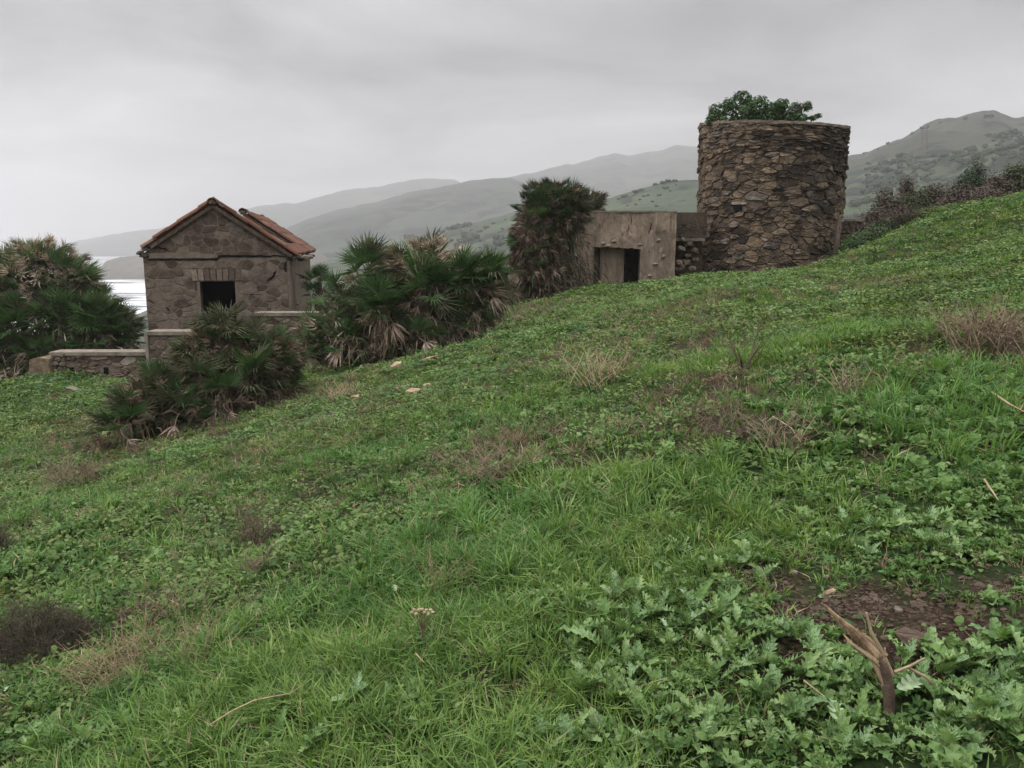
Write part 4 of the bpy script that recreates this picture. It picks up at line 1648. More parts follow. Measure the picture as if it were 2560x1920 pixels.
Yc = 15.3
g0 = gp(1000, 905)
palm('fan_palm', (g0.x, Yc + .2, gz(g0.x, Yc + .2)), [
    (925, 676, Yc, .86, 22, 8, -.05), (965, 772, Yc - .6, .95, 20, 9, .0), (1058, 722, Yc - .5, .95, 20, 14, .0), (1150, 690, Yc - .1, .9, 15, 8, .1), (1215, 700, Yc, .9, 16, 8, .35),
    (1048, 838, Yc - .8, .62, 12, 12, .05), (852, 760, Yc, .7, 12, 10, -.3), (1005, 665, Yc + .3, .75, 3, 14, 0), (1078, 655, Yc + .3, .75, 4, 16, 0), (1120, 800, Yc - .3, .8, 7, 10, .3),
    (860, 850, Yc - .5, .7, 9, 11, -.2), (790, 862, Yc - .2, .65, 10, 8, -.3)],
     'bushy fan palm clump with many dead brown fronds in the middle of the slope', 5, thatch=4200,
     mounds=((1000, 790, Yc + .3, 185, 145, .9, 700, .7, 0), (845, 850, Yc + .1, 105, 85, .7, 260, .5, 0), (1180, 755, Yc + .2, 85, 95, .6, 220, .5, .1), (1060, 665, Yc + .2, 130, 65, .5, 170, .9, 0)))

Yf = 12.2
g0 = gp(560, 1020)
palm('fan_palm', (g0.x, Yf, gz(g0.x, Yf)), [
    (560, 838, Yf, .66, 18, 6, -.05), (500, 890, Yf - .2, .62, 13, 8, -.2), (630, 858, Yf + .2, .62, 9, 12, .1), (410, 965, Yf - .5, .62, 14, 8, -.4), (520, 955, Yf - .6, .66, 14, 8, -.1),
    (695, 890, Yf + .4, .66, 14, 8, .3), (620, 940, Yf - .4, .72, 17, 5, .2), (345, 1025, Yf - 1.0, .62, 14, 6, -.5), (450, 1030, Yf - 1.0, .62, 12, 8, -.2), (550, 1005, Yf - .9, .62, 6, 14, .1),
    (660, 960, Yf, .62, 6, 8, .3), (305, 1065, Yf - 1.4, .62, 10, 8, -.6)],
     'dense low fan palm with spiky grey green leaves in front of the house', 6, thatch=4200, trunks=False,
     msize=.72, olive=.62,
     mounds=((560, 905, Yf + .2, 125, 100, .8, 700, .6, 0), (405, 1005, Yf - .6, 125, 75, .6, 520, .5, 0), (660, 905, Yf + .3, 105, 80, .6, 380, .6, 0)))

Yl = 20.4
g0 = at(150, 930, Yl)
palm('fan_palm', (g0.x, Yl, gz(g0.x, Yl)), [
    (105, 690, Yl + .4, 1.0, 20, 10, 0), (25, 715, Yl, 1.0, 15, 9, -.3), (175, 700, Yl + .1, 1.05, 15, 9, .25), (60, 815, Yl - .5, 1.1, 18, 4, -.2), (150, 800, Yl - .4, 1.1, 19, 4, .05),
    (240, 790, Yl - .1, 1.05, 20, 4, .3), (298, 835, Yl, .95, 18, 5, .35), (225, 855, Yl - .5, 1.0, 16, 4, .2), (105, 885, Yl - .8, 1.0, 14, 5, 0), (0, 880, Yl - .6, 1.0, 14, 4, -.1),
    (-70, 820, Yl, 1.1, 12, 3, -.3), (-60, 700, Yl + .3, 1.1, 12, 4, -.3)],
     'large rounded fan palm thicket at the left edge with the sea behind it', 7, thatch=4200, msize=1.15,
     mounds=((100, 692, Yl + .5, 140, 98, 1.0, 600, .65, 0), (215, 770, Yl + .5, 80, 80, .8, 160, .4, 0), (90, 815, Yl + .2, 190, 105, 1.2, 560, .2, 0), (272, 835, Yl + .3, 76, 85, .9, 220, .1, 0), (140, 760, Yl + .7, 110, 100, .8, 150, .5, 0), (-90, 760, Yl + .5, 90, 130, .8, 70, .3, 0)))

Yt = 22.8
g0 = at(1395, 730, Yt)
palm('fan_palm', (g0.x, Yt, gz(g0.x, Yt)), [
    (1385, 518, Yt, .92, 24, 8, 0), (1340, 545, Yt - .1, .88, 10, 14, -.4), (1430, 505, Yt + .6, .72, 8, 14, .4), (1405, 540, Yt, .85, 18, 10, .1), (1470, 512, Yt + 2.3, .7, 6, 18, .3), (1335, 610, Yt - .2, .95, 4, 20, -.5),
    (1365, 600, Yt - .3, .75, 7, 18, -.2), (1325, 670, Yt - .2, .85, 3, 20, -.4), (1375, 670, Yt - .3, .7, 3, 22, -.2), (1365, 478, Yt + .1, .55, 10, 2, -.1)],
     'tall shaggy fan palm with a hanging skirt of dead fronds beside the blockhouse', 8, thatch=6500, thatch_r=.95, msize=1.1,
     mounds=((1385, 520, Yt + .2, 98, 74, .8, 340, .6, 0), (1340, 625, Yt - .1, 74, 115, .7, 620, .95, 1.0), (1462, 512, Yt + 2.4, 55, 36, .4, 110, .85, -.2)))
Yp = 23.0
g0 = at(800, 760, Yp)
palm('fan_palm', (g0.x, Yp, gz(g0.x, Yp)), [(798, 705, Yp, .72, 16, 5, 0), (790, 735, Yp, .6, 6, 6, -.2)], 'small dark fan palm between the house and the palm clump', 9, thatch=350)
g0 = at(1265, 665, 21.5)
palm('fan_palm', (g0.x, 21.5, gz(g0.x, 21.5)), [(1262, 680, 21.5, .5, 10, 6, .2)], 'little fan palm peeping over the brown rubble wall', 10, thatch=120)

# ------------------------------------------------------------------ ground cover: instances on the hillside
proto_col = {}


def proto_set(key, meshes):
    col = bpy.data.collections.new(key)
    for i, me_ in enumerate(meshes):
        o = bpy.data.objects.new('%s_%02d' % (key, i), me_)
        col.objects.link(o)
    proto_col[key] = col


def blade(mb, p, h, w, lean, az, mi=0, bend=.5):
    d = Vector((math.cos(az), math.sin(az), 0))
    s = Vector((-d.y, d.x, 0)) * w
    p = Vector(p)
    m1 = p + d * lean * h * .35 + Vector((0, 0, h * .55))
    t = p + d * lean * h * (1 + bend) + Vector((0, 0, h * (1 - .35 * abs(lean))))
    mb.add([p - s * .7, p + s * .7, m1 + s, m1 - s, t], [(0, 1, 2, 3), (3, 2, 4)], mi)


def tuft(rr_, n, rad, h, w, mat='grass', drymix=.04):
    mb = MB()
    for _ in range(n):
        a = rr_.uniform(0, 6.283)
        r_ = rad * rr_.random() ** .5
        blade(mb, (math.cos(a) * r_, math.sin(a) * r_, -.01), h * rr_.uniform(.45, 1.15), w * rr_.uniform(.7, 1.3), rr_.uniform(.1, .9), a + rr_.uniform(-1.2, 1.2), 1 if rr_.random() < drymix else 0)
    return mesh_data('tuft', mb.V, mb.F, [M[mat], M['dry']], mi=mb.I)


def leaflet(mb, p, d, l, w, up, mi=0, curl=.15):
    d = d.normalized()
    s = d.cross(up).normalized()
    n_ = s.cross(d)
    p = Vector(p)
    a = p + d * l * .35
    b = p + d * l * .75
    mb.add([p, a + s * w * .5 + n_ * w * .15, a - s * w * .5 + n_ * w * .15, b + s * w * .45 - n_ * l * curl * .5 + n_ * w * .12, b - s * w * .45 - n_ * l * curl * .5 + n_ * w * .12, p + d * l - n_ * l * curl],
           [(0, 1, 2), (1, 3, 4, 2), (3, 5, 4)], mi)


def mat_cluster(rr_, n, rad, l, h, mat='clover'):
    mb = MB()
    for _ in range(n):
        a = rr_.uniform(0, 6.283)
        r_ = rad * rr_.random() ** .5
        z = h * rr_.uniform(.1, 1)
        d = Vector((math.cos(a + rr_.uniform(-1.5, 1.5)), math.sin(a + rr_.uniform(-1.5, 1.5)), rr_.uniform(-.35, .75)))
        up = Vector((rr_.uniform(-.6, .6), rr_.uniform(-.6, .6), 1))
        ll = l * rr_.uniform(.55, 1.4)
        leaflet(mb, (math.cos(a) * r_, math.sin(a) * r_, z), d, ll, ll * rr_.uniform(.5, .85), up)
    return mesh_data('leaf_mat', mb.V, mb.F, [M[mat]])


def thistle_leaf(rr_, l=.22, w=.085, lobes=5, mat='thistle', curl=.25, wave=.02, name='leaf', tear=.55, spiny=False):
    """lobed wavy blade along +X with a rib, uv-mapped; spiny leaves carry pointed lobes that rise and dip"""
    n = lobes * 2
    V, Fc, UV = [], [], []
    side = rr_.uniform(-.25, .25)
    for i in range(n + 1):
        t = i / n
        env = math.sin(math.pi * min(1, (t * .93 + .05)) ** .85) ** .75
        k = 1.0 if i % 2 else tear
        w1, w2 = (w * env * k * rr_.uniform(.8, 1.15) for _ in range(2))
        if i == n:
            w1 = w2 = .002
        x = l * t
        y0 = side * l * t * t
        z = l * .28 * math.sin(t * 1.6) * (1 - curl) - curl * l * t * t * .8
        sw = l * (.05 if spiny else .035) * (1 if i % 2 else -1)
        up = (wave * (1.6 if i % 2 else -1.0)) if spiny else 0
        V += [(x + sw, y0 + w1, z + w1 * .3 + up + rr_.uniform(-wave, wave)), (x, y0, z - (w1 + w2) * .06), (x + sw, y0 - w2, z + w2 * .3 + up * rr_.uniform(-.6, 1) + rr_.uniform(-wave, wave))]
        UV += [(t, .5 + w1 / l), (t, .5), (t, .5 - w2 / l)]
        if i:
            b_ = (i - 1) * 3
            Fc += [(b_, b_ + 1, b_ + 4, b_ + 3), (b_ + 1, b_ + 2, b_ + 5, b_ + 4)]
    me_ = mesh_data(name, V, Fc, M[mat] if isinstance(mat, str) else mat)
    uvl = me_.uv_layers.new(name='UVMap')
    for lp in me_.loops:
        uvl.data[lp.index].uv = UV[lp.vertex_index]
    return me_


def rosette(rr_, n, l, w, mat='broad'):
    V, Fc = [], []
    mb = MB()
    for k in range(n):
        lm = thistle_leaf(rr_, l * rr_.uniform(.6, 1.15), w * rr_.uniform(.8, 1.2), 4, mat, rr_.uniform(.0, .5), .012)
        e_ = Euler((rr_.uniform(-.3, .3), -rr_.uniform(.1, .95), 2.4 * k + rr_.uniform(-.4, .4)))
        m3 = e_.to_matrix()
        mb.add([m3 @ v.co for v in lm.vertices], [list(p.vertices) for p in lm.polygons])
        bpy.data.meshes.remove(lm)
    return mesh_data('rosette', mb.V, mb.F, [M[mat]])


def stems(rr_, n, h, rad, mat='dry', r0=.0022, flat=.0, heads=False, fork=1):
    mb = MB()
    for _ in range(n):
        a = rr_.uniform(0, 6.283)
        p = Vector((math.cos(a) * rad * rr_.random(), math.sin(a) * rad * rr_.random(), -.02))
        d = Vector((rr_.uniform(-1, 1), rr_.uniform(-1, 1), (1.0 - flat) * 1.6 + .15)).normalized()
        l = h * rr_.uniform(.5, 1.1)
        q = p + d * l * .5 + Vector((rr_.uniform(-.03, .03), rr_.uniform(-.03, .03), 0))
        e_ = q + (d + Vector((rr_.uniform(-.5, .5), rr_.uniform(-.5, .5), rr_.uniform(-.4, .1)))).normalized() * l * .5
        mb.tube([p, q, e_], [r0, r0 * .8, r0 * .4], 3, cap=False)
        for _ in range(fork):
            b_ = p.lerp(e_, rr_.uniform(.4, .85)) if rr_.random() < .4 else q.lerp(e_, rr_.random())
            mb.tube([b_, b_ + Vector((rr_.uniform(-1, 1), rr_.uniform(-1, 1), rr_.uniform(-.1, 1))).normalized() * l * rr_.uniform(.12, .35)], [r0 * .6, r0 * .3], 3, cap=False)
        if heads:
            for _ in range(2):
                boulder(mb, e_ + Vector((rr_.uniform(-.01, .01), rr_.uniform(-.01, .01), 0)), (.008, .008, .008), rr_)
    return mb


rr = random.Random(101)
proto_set('grass_long', [tuft(rr, 22, .055, .125, .0026) for _ in range(5)])
proto_set('grass_short', [tuft(rr, 24, .07, .065, .0028, drymix=.1) for _ in range(5)])
proto_set('grass_far', [tuft(rr, 22, .10, .075, .0055, drymix=.12) for _ in range(5)])
proto_set('leaf_near', [mat_cluster(rr, 22, .08, .026, .05) for _ in range(6)])
proto_set('leaf_far', [mat_cluster(rr, 30, .13, .038, .06) for _ in range(6)])
proto_set('rosettes', [rosette(rr, 8, .085, .026) for _ in range(6)])
proto_set('dry_tufts', [(lambda m_: mesh_data('dry', m_.V, m_.F, M['dry' if k % 2 else 'dry_red']))(stems(rr, 16, .11, .08, r0=.0026, flat=.6)) for k in range(6)])


def inside_obstacle(x, y):
    k = ((x - TC.x) ** 2 + (y - TC.y) ** 2) < (TR + .02) ** 2
    k |= (x > BX0 - .0) & (x < BX1 + .05) & (y > BY - .02) & (y < BY + BD + .4)
    for t in (tw1, tw2, tw3, lump, bw):
        x0, x1 = t.location.x - W2[t.name] / 2, t.location.x + W2[t.name] / 2
        k |= (x > x0) & (x < x1) & (y > t.location.y - .03) & (y < t.location.y + .5)
    hx, hy = x - HA.x, y - HA.y
    u = hx * rvec.x + hy * rvec.y
    w = hx * dvec.x + hy * dvec.y
    k |= (u > -.05) & (u < HW + .1) & (w > -.05) & (w < HD + .1)
    return k


bpy.context.view_layer.update()
W2 = {}
for t, wd in ((tw1, at(366, 880, WY).x - at(128, 880, WY).x), (tw2, at(570, 829, WY).x - at(366, 829, WY).x), (tw3, at(800, 782, WY + 1.2).x - at(640, 782, WY + 1.2).x),
              (lump, .8), (bw, at(1440, 700, 22.6).x - at(1225, 700, 22.6).x)):
    W2[t.name] = wd
PALM_SHADE = [(gp(1010, 900), 1.7, .7), (gp(560, 1010), 1.5, 1.0), (gp(400, 1060), 1.0, .7)]


def field(n_per, y0, y1, extra=None, seed=0, margin=.80):
    rs = np.random.RandomState(seed)
    off = 3.6 if y1 <= 11 else 2.5
    area_ = margin * (y1 * y1 - y0 * y0) + 2 * off * (y1 - y0)
    n = int(area_ * n_per)
    y = y0 + (y1 - y0) * rs.rand(n * 2)
    keep = rs.rand(n * 2) < (margin * 2 * y + 2 * off) / (margin * 2 * y1 + 2 * off)
    y = y[keep][:n]
    x = (rs.rand(len(y)) * 2 - 1) * (margin * y + off)
    ok = ~inside_obstacle(x, y)
    bare = bareness(x, y)
    ok &= rs.rand(len(x)) > bare * .74
    for p, rx, ry in PALM_SHADE:
        ok &= ~((((x - p.x) / rx) ** 2 + ((y - p.y - .4) / ry) ** 2 < 1) & (rs.rand(len(x)) < .9))
    x, y = x[ok], y[ok]
    if extra is not None:
        w = extra(x, y)
        kk = rs.rand(len(x)) < w
        x, y = x[kk], y[kk]
    return x, y


def scatter(name, key, sets, label, category='ground cover', tilt=.25, seed=5, smin=.7, smax=1.3):
    rs = np.random.RandomState(seed)
    X = np.concatenate([s[0] for s in sets])
    Y = np.concatenate([s[1] for s in sets])
    S = np.concatenate([np.full(len(s[0]), s[2]) for s in sets])
    n = len(X)
    P = np.stack([X, Y, G(X, Y) - .008], -1)
    S = S * (smin + (smax - smin) * rs.rand(n))
    rot = np.stack([rs.uniform(-tilt, tilt, n), rs.uniform(-tilt, tilt, n) - .1, rs.uniform(0, 6.283, n)], -1)
    me_ = bpy.data.meshes.new(name)
    me_.vertices.add(n)
    me_.vertices.foreach_set('co', P.astype(np.float32).ravel())
    a_ = me_.attributes.new('rot', 'FLOAT_VECTOR', 'POINT')
    a_.data.foreach_set('vector', rot.astype(np.float32).ravel())
    a_ = me_.attributes.new('scl', 'FLOAT', 'POINT')
    a_.data.foreach_set('value', S.astype(np.float32))
    a_ = me_.attributes.new('pick', 'INT', 'POINT')
    a_.data.foreach_set('value', rs.randint(0, 1000, n).astype(np.int32))
    o = link(name, me_)
    props(o, label, None, None, 'stuff')
    ng = bpy.data.node_groups.new(name, 'GeometryNodeTree')
    ng.interface.new_socket('Geometry', in_out='INPUT', socket_type='NodeSocketGeometry')
    ng.interface.new_socket('Geometry', in_out='OUTPUT', socket_type='NodeSocketGeometry')
    gi, go = ng.nodes.new('NodeGroupInput'), ng.nodes.new('NodeGroupOutput')
    ip = ng.nodes.new('GeometryNodeInstanceOnPoints')
    ci = ng.nodes.new('GeometryNodeCollectionInfo')
    ci.inputs['Collection'].default_value = proto_col[key]
    ci.inputs['Separate Children'].default_value = True
    ci.inputs['Reset Children'].default_value = True
    def na(nm, typ):
        q = ng.nodes.new('GeometryNodeInputNamedAttribute')
        q.data_type = typ
        q.inputs['Name'].default_value = nm
        return [s for s in q.outputs if s.enabled and s.name == 'Attribute'][0]
    ng.links.new(gi.outputs[0], ip.inputs['Points'])
    ng.links.new(ci.outputs[0], ip.inputs['Instance'])
    ip.inputs['Pick Instance'].default_value = True
    ng.links.new(na('pick', 'INT'), ip.inputs['Instance Index'])
    ng.links.new(na('rot', 'FLOAT_VECTOR'), ip.inputs['Rotation'])
    ng.links.new(na('scl', 'FLOAT'), ip.inputs['Scale'])
    ng.links.new(ip.outputs[0], go.inputs[0])
    md = o.modifiers.new('scatter', 'NODES')
    md.node_group = ng
    return o


def near_px(pts):
    Q = [(gp(a, b), r) for a, b, r in pts]

    def f(x, y):
        k = np.zeros(np.shape(x))
        for p, r in Q:
            k = np.maximum(k, np.exp(-(((x - p.x) ** 2 + (y - p.y) ** 2) / r ** 2) ** 1.5))
        return k
    return f


LONG = near_px([(1250, 1500, .9), (1100, 1650, .7), (1000, 1800, .8), (700, 1700, .7), (1300, 1800, .5), (1450, 1400, 1.0), (600, 1880, .6), (1750, 1330, .8), (1600, 1380, .8), (1200, 1900, .5),
                (1700, 1260, .8), (300, 1900, .5), (2300, 1000, .8), (1850, 880, 1.2)])
BROADZ = near_px([(1650, 1650, .5), (1900, 1600, .5), (2100, 1700, .45), (2350, 1750, .45), (2500, 1850, .4), (1900, 1850, .5), (1700, 1850, .4), (1650, 1480, .4), (2450, 1650, .4), (2300, 1870, .4),
                  (2100, 1120, .9), (2350, 1150, .9), (2500, 1250, .8), (2150, 960, .9), (2450, 1000, .9), (2250, 1300, .6), (2000, 1250, .6), (1800, 1400, .5), (100, 1850, .3), (1500, 1560, .3),
                  (180, 1400, .5), (150, 1330, .6), (1050, 1260, .7), (900, 1310, .6)])
DRYZ = near_px([(640, 1290, .8), (560, 1400, .45), (440, 1100, 1.1), (330, 1080, 1.0), (850, 1050, 1.2), (750, 1000, 1.0), (1250, 1150, .9), (1900, 1050, .7), (1750, 1000, .8), (1650, 900, 1.0), (1200, 1250, .6),
                (330, 1620, .35), (2400, 1480, .5), (2150, 1450, .4), (1550, 880, 1.6), (1340, 770, 1.4), (1250, 800, 1.2), (2500, 880, .7), (660, 1130, .9), (500, 1200, .8), (1040, 1240, .5), (380, 1500, .4)])


def longgrass(x, y):
    return np.clip(LONG(x, y) * 1.2 + (fnoise(x, y, .8, 21) - .52) * 1.6, 0, 1) * (1 - .25 * BROADZ(x, y)) * (1 - .6 * DRYZ(x, y))


def shortgrass(x, y):
    return np.clip(.7 + (fnoise(x, y, .5, 33) - .5) * 2.2, .35, 1) * (1 - .3 * BROADZ(x, y)) * (1 - .45 * DRYZ(x, y))


def leafy(x, y):
    return np.clip(.62 + (fnoise(x, y, .45, 41) - .5) * 2.6, .3, 1) * (1 - .45 * LONG(x, y)) * (1 - .45 * DRYZ(x, y))


def broadw(x, y):
    return np.clip(BROADZ(x, y) + np.clip((fnoise(x, y, .7, 55) - .62) * 3.5, 0, .55), 0, 1) * (1 - .5 * LONG(x, y))


def dryw(x, y):
    return np.clip(DRYZ(x, y) * .9 + np.clip((fnoise(x, y, .6, 66) - .53) * 3.5, 0, .8) + .07, 0, 1)


scatter('grass', 'grass_long', [(*field(420, .3, 4, longgrass, 1), .85), (*field(150, 4, 8, longgrass, 2), 1.2)], 'long fresh green grass in the foreground', seed=1)
scatter('grass', 'grass_short', [(*field(420, .3, 4, shortgrass, 3), .85), (*field(170, 4, 9, shortgrass, 4), 1.2)], 'short meadow grass covering the near slope', seed=2)
scatter('grass', 'grass_far', [(*field(85, 9, 16, shortgrass, 5), .95), (*field(42, 16, 25, shortgrass, 6), 1.25), (*field(26, 25, 33, shortgrass, 7), 1.3)], 'meadow grass on the upper slope', seed=3)
scatter('ground_cover', 'leaf_near', [(*field(260, .3, 4, leafy, 8), .85), (*field(150, 4, 9, leafy, 9), 1.15)], 'small round leaved weeds mixed into the near grass', seed=4, smin=.6, smax=1.4)
scatter('ground_cover', 'leaf_far', [(*field(90, 9, 16, leafy, 10), .85), (*field(42, 16, 25, leafy, 11), 1.15), (*field(22, 25, 33, leafy, 12), 1.3)], 'small leaved weeds covering the upper slope', seed=5, smin=.6, smax=1.5)
scatter('broadleaf_weeds', 'rosettes', [(*field(150, 1.1, 5, broadw, 13), .72), (*field(60, 5, 11, broadw, 14), 1.05), (*field(16, 11, 25, broadw, 15), 1.5)], 'broad leaved weeds growing in patches between the grass', seed=6, smin=.5, smax=1.35)
scatter('dry_grass', 'dry_tufts', [(*field(60, 1.1, 5, dryw, 16), .6), (*field(85, 5, 11, dryw, 17), .85), (*field(60, 11, 27, dryw, 18), 1.15)], 'withered brown stems scattered through the meadow', seed=7, tilt=.7)

# ------------------------------------------------------------------ scrub and shrubs along the skyline at the right
def scrub_bush(name, px, py, w, h, Y, label, leafm='scrub_leaf', leaf=.035, seed=1, dens=1.0, twigm='twig', group=None):
    """rounded bush standing at a spot of the slope: base at pixel (px, py), w and h in photograph pixels"""
    rr_ = random.Random(seed)
    b = at(px, py, Y)
    b.z = gz(b.x, b.y) - .08
    s = Y / F
    W, H = w * s, max(h * s, at(px, py - h, Y).z - b.z)
    t = empty(name, b, label, 'bush', group)
    mb, sb = MB(), MB()
    nc = max(4, int(W * 2.2))
    for k in range(nc):
        f = (k + .5) / nc * 2 - 1
        cx_ = f * W * .42 + rr_.uniform(-.1, .1)
        hh = H * (1 - .5 * f * f) * rr_.uniform(.72, 1.05)
        cy_ = rr_.uniform(-.25, .25) * W * .4
        r_ = W / nc * 1.25
        n = int(2600 * dens * r_ * hh)
        top = Vector((cx_, cy_, hh))
        leaf_cloud(mb, b + Vector((cx_, cy_, hh * .55)), (r_ * 1.1, r_, hh * .5), n, leaf, rr_, shell=.25)
        for _ in range(int(26 * dens)):
            tip = b + Vector((cx_ + rr_.gauss(0, r_ * .7), cy_ + rr_.gauss(0, r_ * .6), hh * rr_.uniform(.4, 1.12)))
            root = b + Vector((cx_ * .6 + rr_.uniform(-.05, .05), cy_ * .6, -.05))
            mid = root.lerp(tip, .5) + Vector((rr_.uniform(-.08, .08), rr_.uniform(-.08, .08), 0))
            sb.tube([root, mid, tip], [.012, .008, .003], 3, cap=False)
            for _ in range(2):
                q = mid.lerp(tip, rr_.random())
                sb.tube([q, q + Vector((rr_.uniform(-1, 1), rr_.uniform(-1, 1), rr_.uniform(-.2, 1))).normalized() * .2], [.005, .002], 3, cap=False)
    wpart('crown', mb.V, mb.F, M[leafm], t)
    wpart('stems', sb.V, sb.F, M[twigm], t)
    return t


M['scrub_brown'] = leaf_mat('scrub_brown', [(.035, .026, .02), (.066, .05, .038), (.105, .082, .062)], .05, objrand=False, var=0)
M['scrub_olive'] = leaf_mat('scrub_olive', [(.035, .042, .02), (.06, .072, .032), (.09, .10, .05)], .1, objrand=False, var=0)
for i, (px, py, w, h, Y, lm, lab) in enumerate((
        (2175, 545, 90, 30, 30, 'scrub_brown', 'lowest brown scrub bush behind the crest beside the tower'),
        (2225, 530, 90, 66, 31, 'scrub_brown', 'brown twiggy scrub bush next above the lowest one on the skyline'),
        (2262, 515, 60, 74, 31.5, 'scrub_brown', 'reddish brown scrub bush left of the olive topped one'),
        (2300, 510, 80, 80, 31, 'scrub_olive', 'brown bush with an olive green top on the skyline'),
        (2350, 500, 80, 66, 31, 'scrub_brown', 'reddish twiggy bush left of the dark green tree'),
        (2388, 495, 60, 72, 31.5, 'bush_dark', 'low dark green bush leaning on the dark tree'),
        (2432, 490, 96, 104, 31, 'bush_dark', 'near black evergreen bush, tallest dark shape on the right skyline'),
        (2405, 500, 110, 48, 29, 'scrub_brown', 'pale brown dead undergrowth in front of the dark bush'),
        (2488, 485, 70, 78, 30, 'scrub_brown', 'dry pinkish brown bush right of the dark bush'),
        (2530, 478, 90, 90, 31, 'scrub_olive', 'olive green bush at the right edge of the skyline'),
        (2575, 470, 90, 112, 31, 'scrub_olive', 'tall olive bush cut by the right edge of the view'),
        (2480, 488, 120, 34, 28, 'scrub_brown', 'low band of dry twigs at the foot of the right bushes'),
        (2640, 460, 120, 90, 30, 'scrub_olive', 'olive bush beyond the right edge'))):
    scrub_bush('scrub_bush', px, py, w, h * .95, Y, lab, lm, .055, 200 + i, 1.35)
scrub_bush('weed_bush', 2262, 600, 105, 66, 23.4, 'dead pinkish brown twiggy bush on the grass right of the tower', 'scrub_brown', .03, 231, .5)
scrub_bush('weed_bush', 2175, 640, 110, 76, 23.0, 'dark green leafy weeds heaped against the wall stub', 'bush', .045, 232, .8)
scrub_bush('weed_bush', 2205, 600, 60, 50, 23.8, 'small green weed bush above the heaped weeds', 'bush', .045, 233, .8)

# ------------------------------------------------------------------ far shrubs on the hills
def hill_shrub_mesh(seed):
    rr_ = random.Random(seed)
    mb = MB()
    for _ in range(7):
        boulder(mb, (rr_.uniform(-.6, .6), rr_.uniform(-.5, .5), rr_.uniform(.1, .45)), (rr_.uniform(.3, .55), rr_.uniform(.3, .5), rr_.uniform(.25, .5)), rr_)
    return mesh_data('hill_shrub', mb.V, mb.F, M['far_shrub'])


m_, t_, b_ = new_mat('far_shrub')
t_.links.new(ramp(t_, noi(t_, pos(t_), .4, 4), ((.3, (.018, .026, .016)), (.7, (.05, .062, .038)))), b_.inputs['Base Color'])
M['far_shrub'] = m_
HS = [hill_shrub_mesh(k) for k in range(4)]


def on_hill(H, px, py):
    """point of a hill's near face seen at a pixel"""
    X, Y, Z, ob = H
    a, b = ray(px, py)
    az = X / Y
    n = X.shape[1]
    j = int(np.argmin(np.abs(az[0] - a)))
    el_ = Z[:, j] / Y[:, j]
    k = np.nonzero(el_ >= b)[0]
    if not len(k) or k[0] == 0:
        return None
    i = k[0]
    f = (b - el_[i - 1]) / (el_[i] - el_[i - 1] + 1e-9)
    return Vector((a * (Y[i - 1, j] * (1 - f) + Y[i, j] * f), Y[i - 1, j] * (1 - f) + Y[i, j] * f, Z[i - 1, j] * (1 - f) + Z[i, j] * f))


def far_shrubs(H, spots, label, group, seed, hr=.8):
    rr_ = random.Random(seed)
    for (px, py, w) in spots:
        p = on_hill(H, px, py)
        if p is None:
            continue
        s = w * p.y / F * .8
        o = link('hill_shrub', rr_.choice(HS), None, p, (0, 0, rr_.uniform(0, 6)), (s * 1.15, s, s * hr * 1.3))
        props(o, label, 'shrub', group)


rr = random.Random(55)
far_shrubs(r1, [(2161, 386, 9), (2196, 374, 6), (2222, 361, 9), (2266, 342, 8), (2281, 336, 9), (2307, 323, 10), (2317, 320, 8), (2412, 298, 8), (2466, 294, 12), (2478, 292, 8), (2350, 308, 5)],
           'small dark shrub on the skyline of the highest hill', 'shrubs on the skyline of the highest hill', 1, 1.0)
R2S = [(2294, 378, 22), (2318, 377, 26), (2345, 380, 18), (2368, 378, 20), (2358, 392, 16), (2336, 392, 12), (2402, 364, 20), (2424, 358, 20), (2470, 350, 26), (2500, 345, 22), (2530, 340, 24),
       (2322, 413, 16), (2342, 407, 14), (2292, 396, 12), (2262, 385, 18), (2240, 388, 16), (2250, 395, 20), (2215, 396, 14), (2180, 400, 12), (2205, 410, 16), (2235, 410, 20), (2265, 405, 16),
       (2280, 415, 14), (2190, 425, 14), (2220, 430, 18), (2245, 435, 18), (2190, 445, 14), (2165, 425, 10), (2185, 470, 22), (2210, 480, 24), (2165, 485, 18), (2145, 515, 20), (2160, 508, 22),
       (2385, 400, 22), (2410, 410, 26), (2400, 388, 22), (2440, 395, 22), (2425, 380, 18), (2470, 385, 22), (2500, 378, 22), (2530, 372, 20), (2550, 360, 22), (2230, 460, 16), (2260, 450, 12)]
far_shrubs(r2, R2S, 'dark shrub on the bushy shoulder of the right hill', 'shrubs on the bushy shoulder of the right hill', 2, .9)
L4S = [(1560, 494, 14), (1588, 482, 14), (1602, 478, 12), (1640, 463, 10), (1655, 460, 14), (1672, 456, 14), (1685, 455, 12), (1545, 500, 10), (1610, 492, 8), (1665, 472, 14), (1620, 490, 8), (1648, 490, 10),
       (1676, 478, 6), (1640, 517, 10), (1590, 512, 6), (1690, 464, 6), (1598, 500, 7), (1570, 515, 6), (1632, 505, 7)]
far_shrubs(l4, L4S, 'dark shrub on the green hill behind the blockhouse', 'shrubs on the green hill behind the blockhouse', 3, .75)
L3S = [(1025, 598, 24), (1040, 600, 18), (1130, 575, 24), (1145, 570, 20), (1168, 566, 18), (1105, 582, 14), (1170, 595, 26), (1180, 600, 30), (1155, 608, 20), (1145, 620, 24), (1245, 600, 24),
       (1250, 615, 26), (1200, 580, 10), (1215, 570, 10), (1110, 600, 14), (1125, 605, 18), (1090, 590, 12), (1240, 630, 20), (1190, 640, 20), (1160, 640, 22), (1060, 600, 14), (1235, 560, 8), (960, 620, 14)]
far_shrubs(l3, L3S, 'dark shrub clump on the pasture slope beyond the palm clump', 'shrub clumps on the far pasture slope', 4, .8)

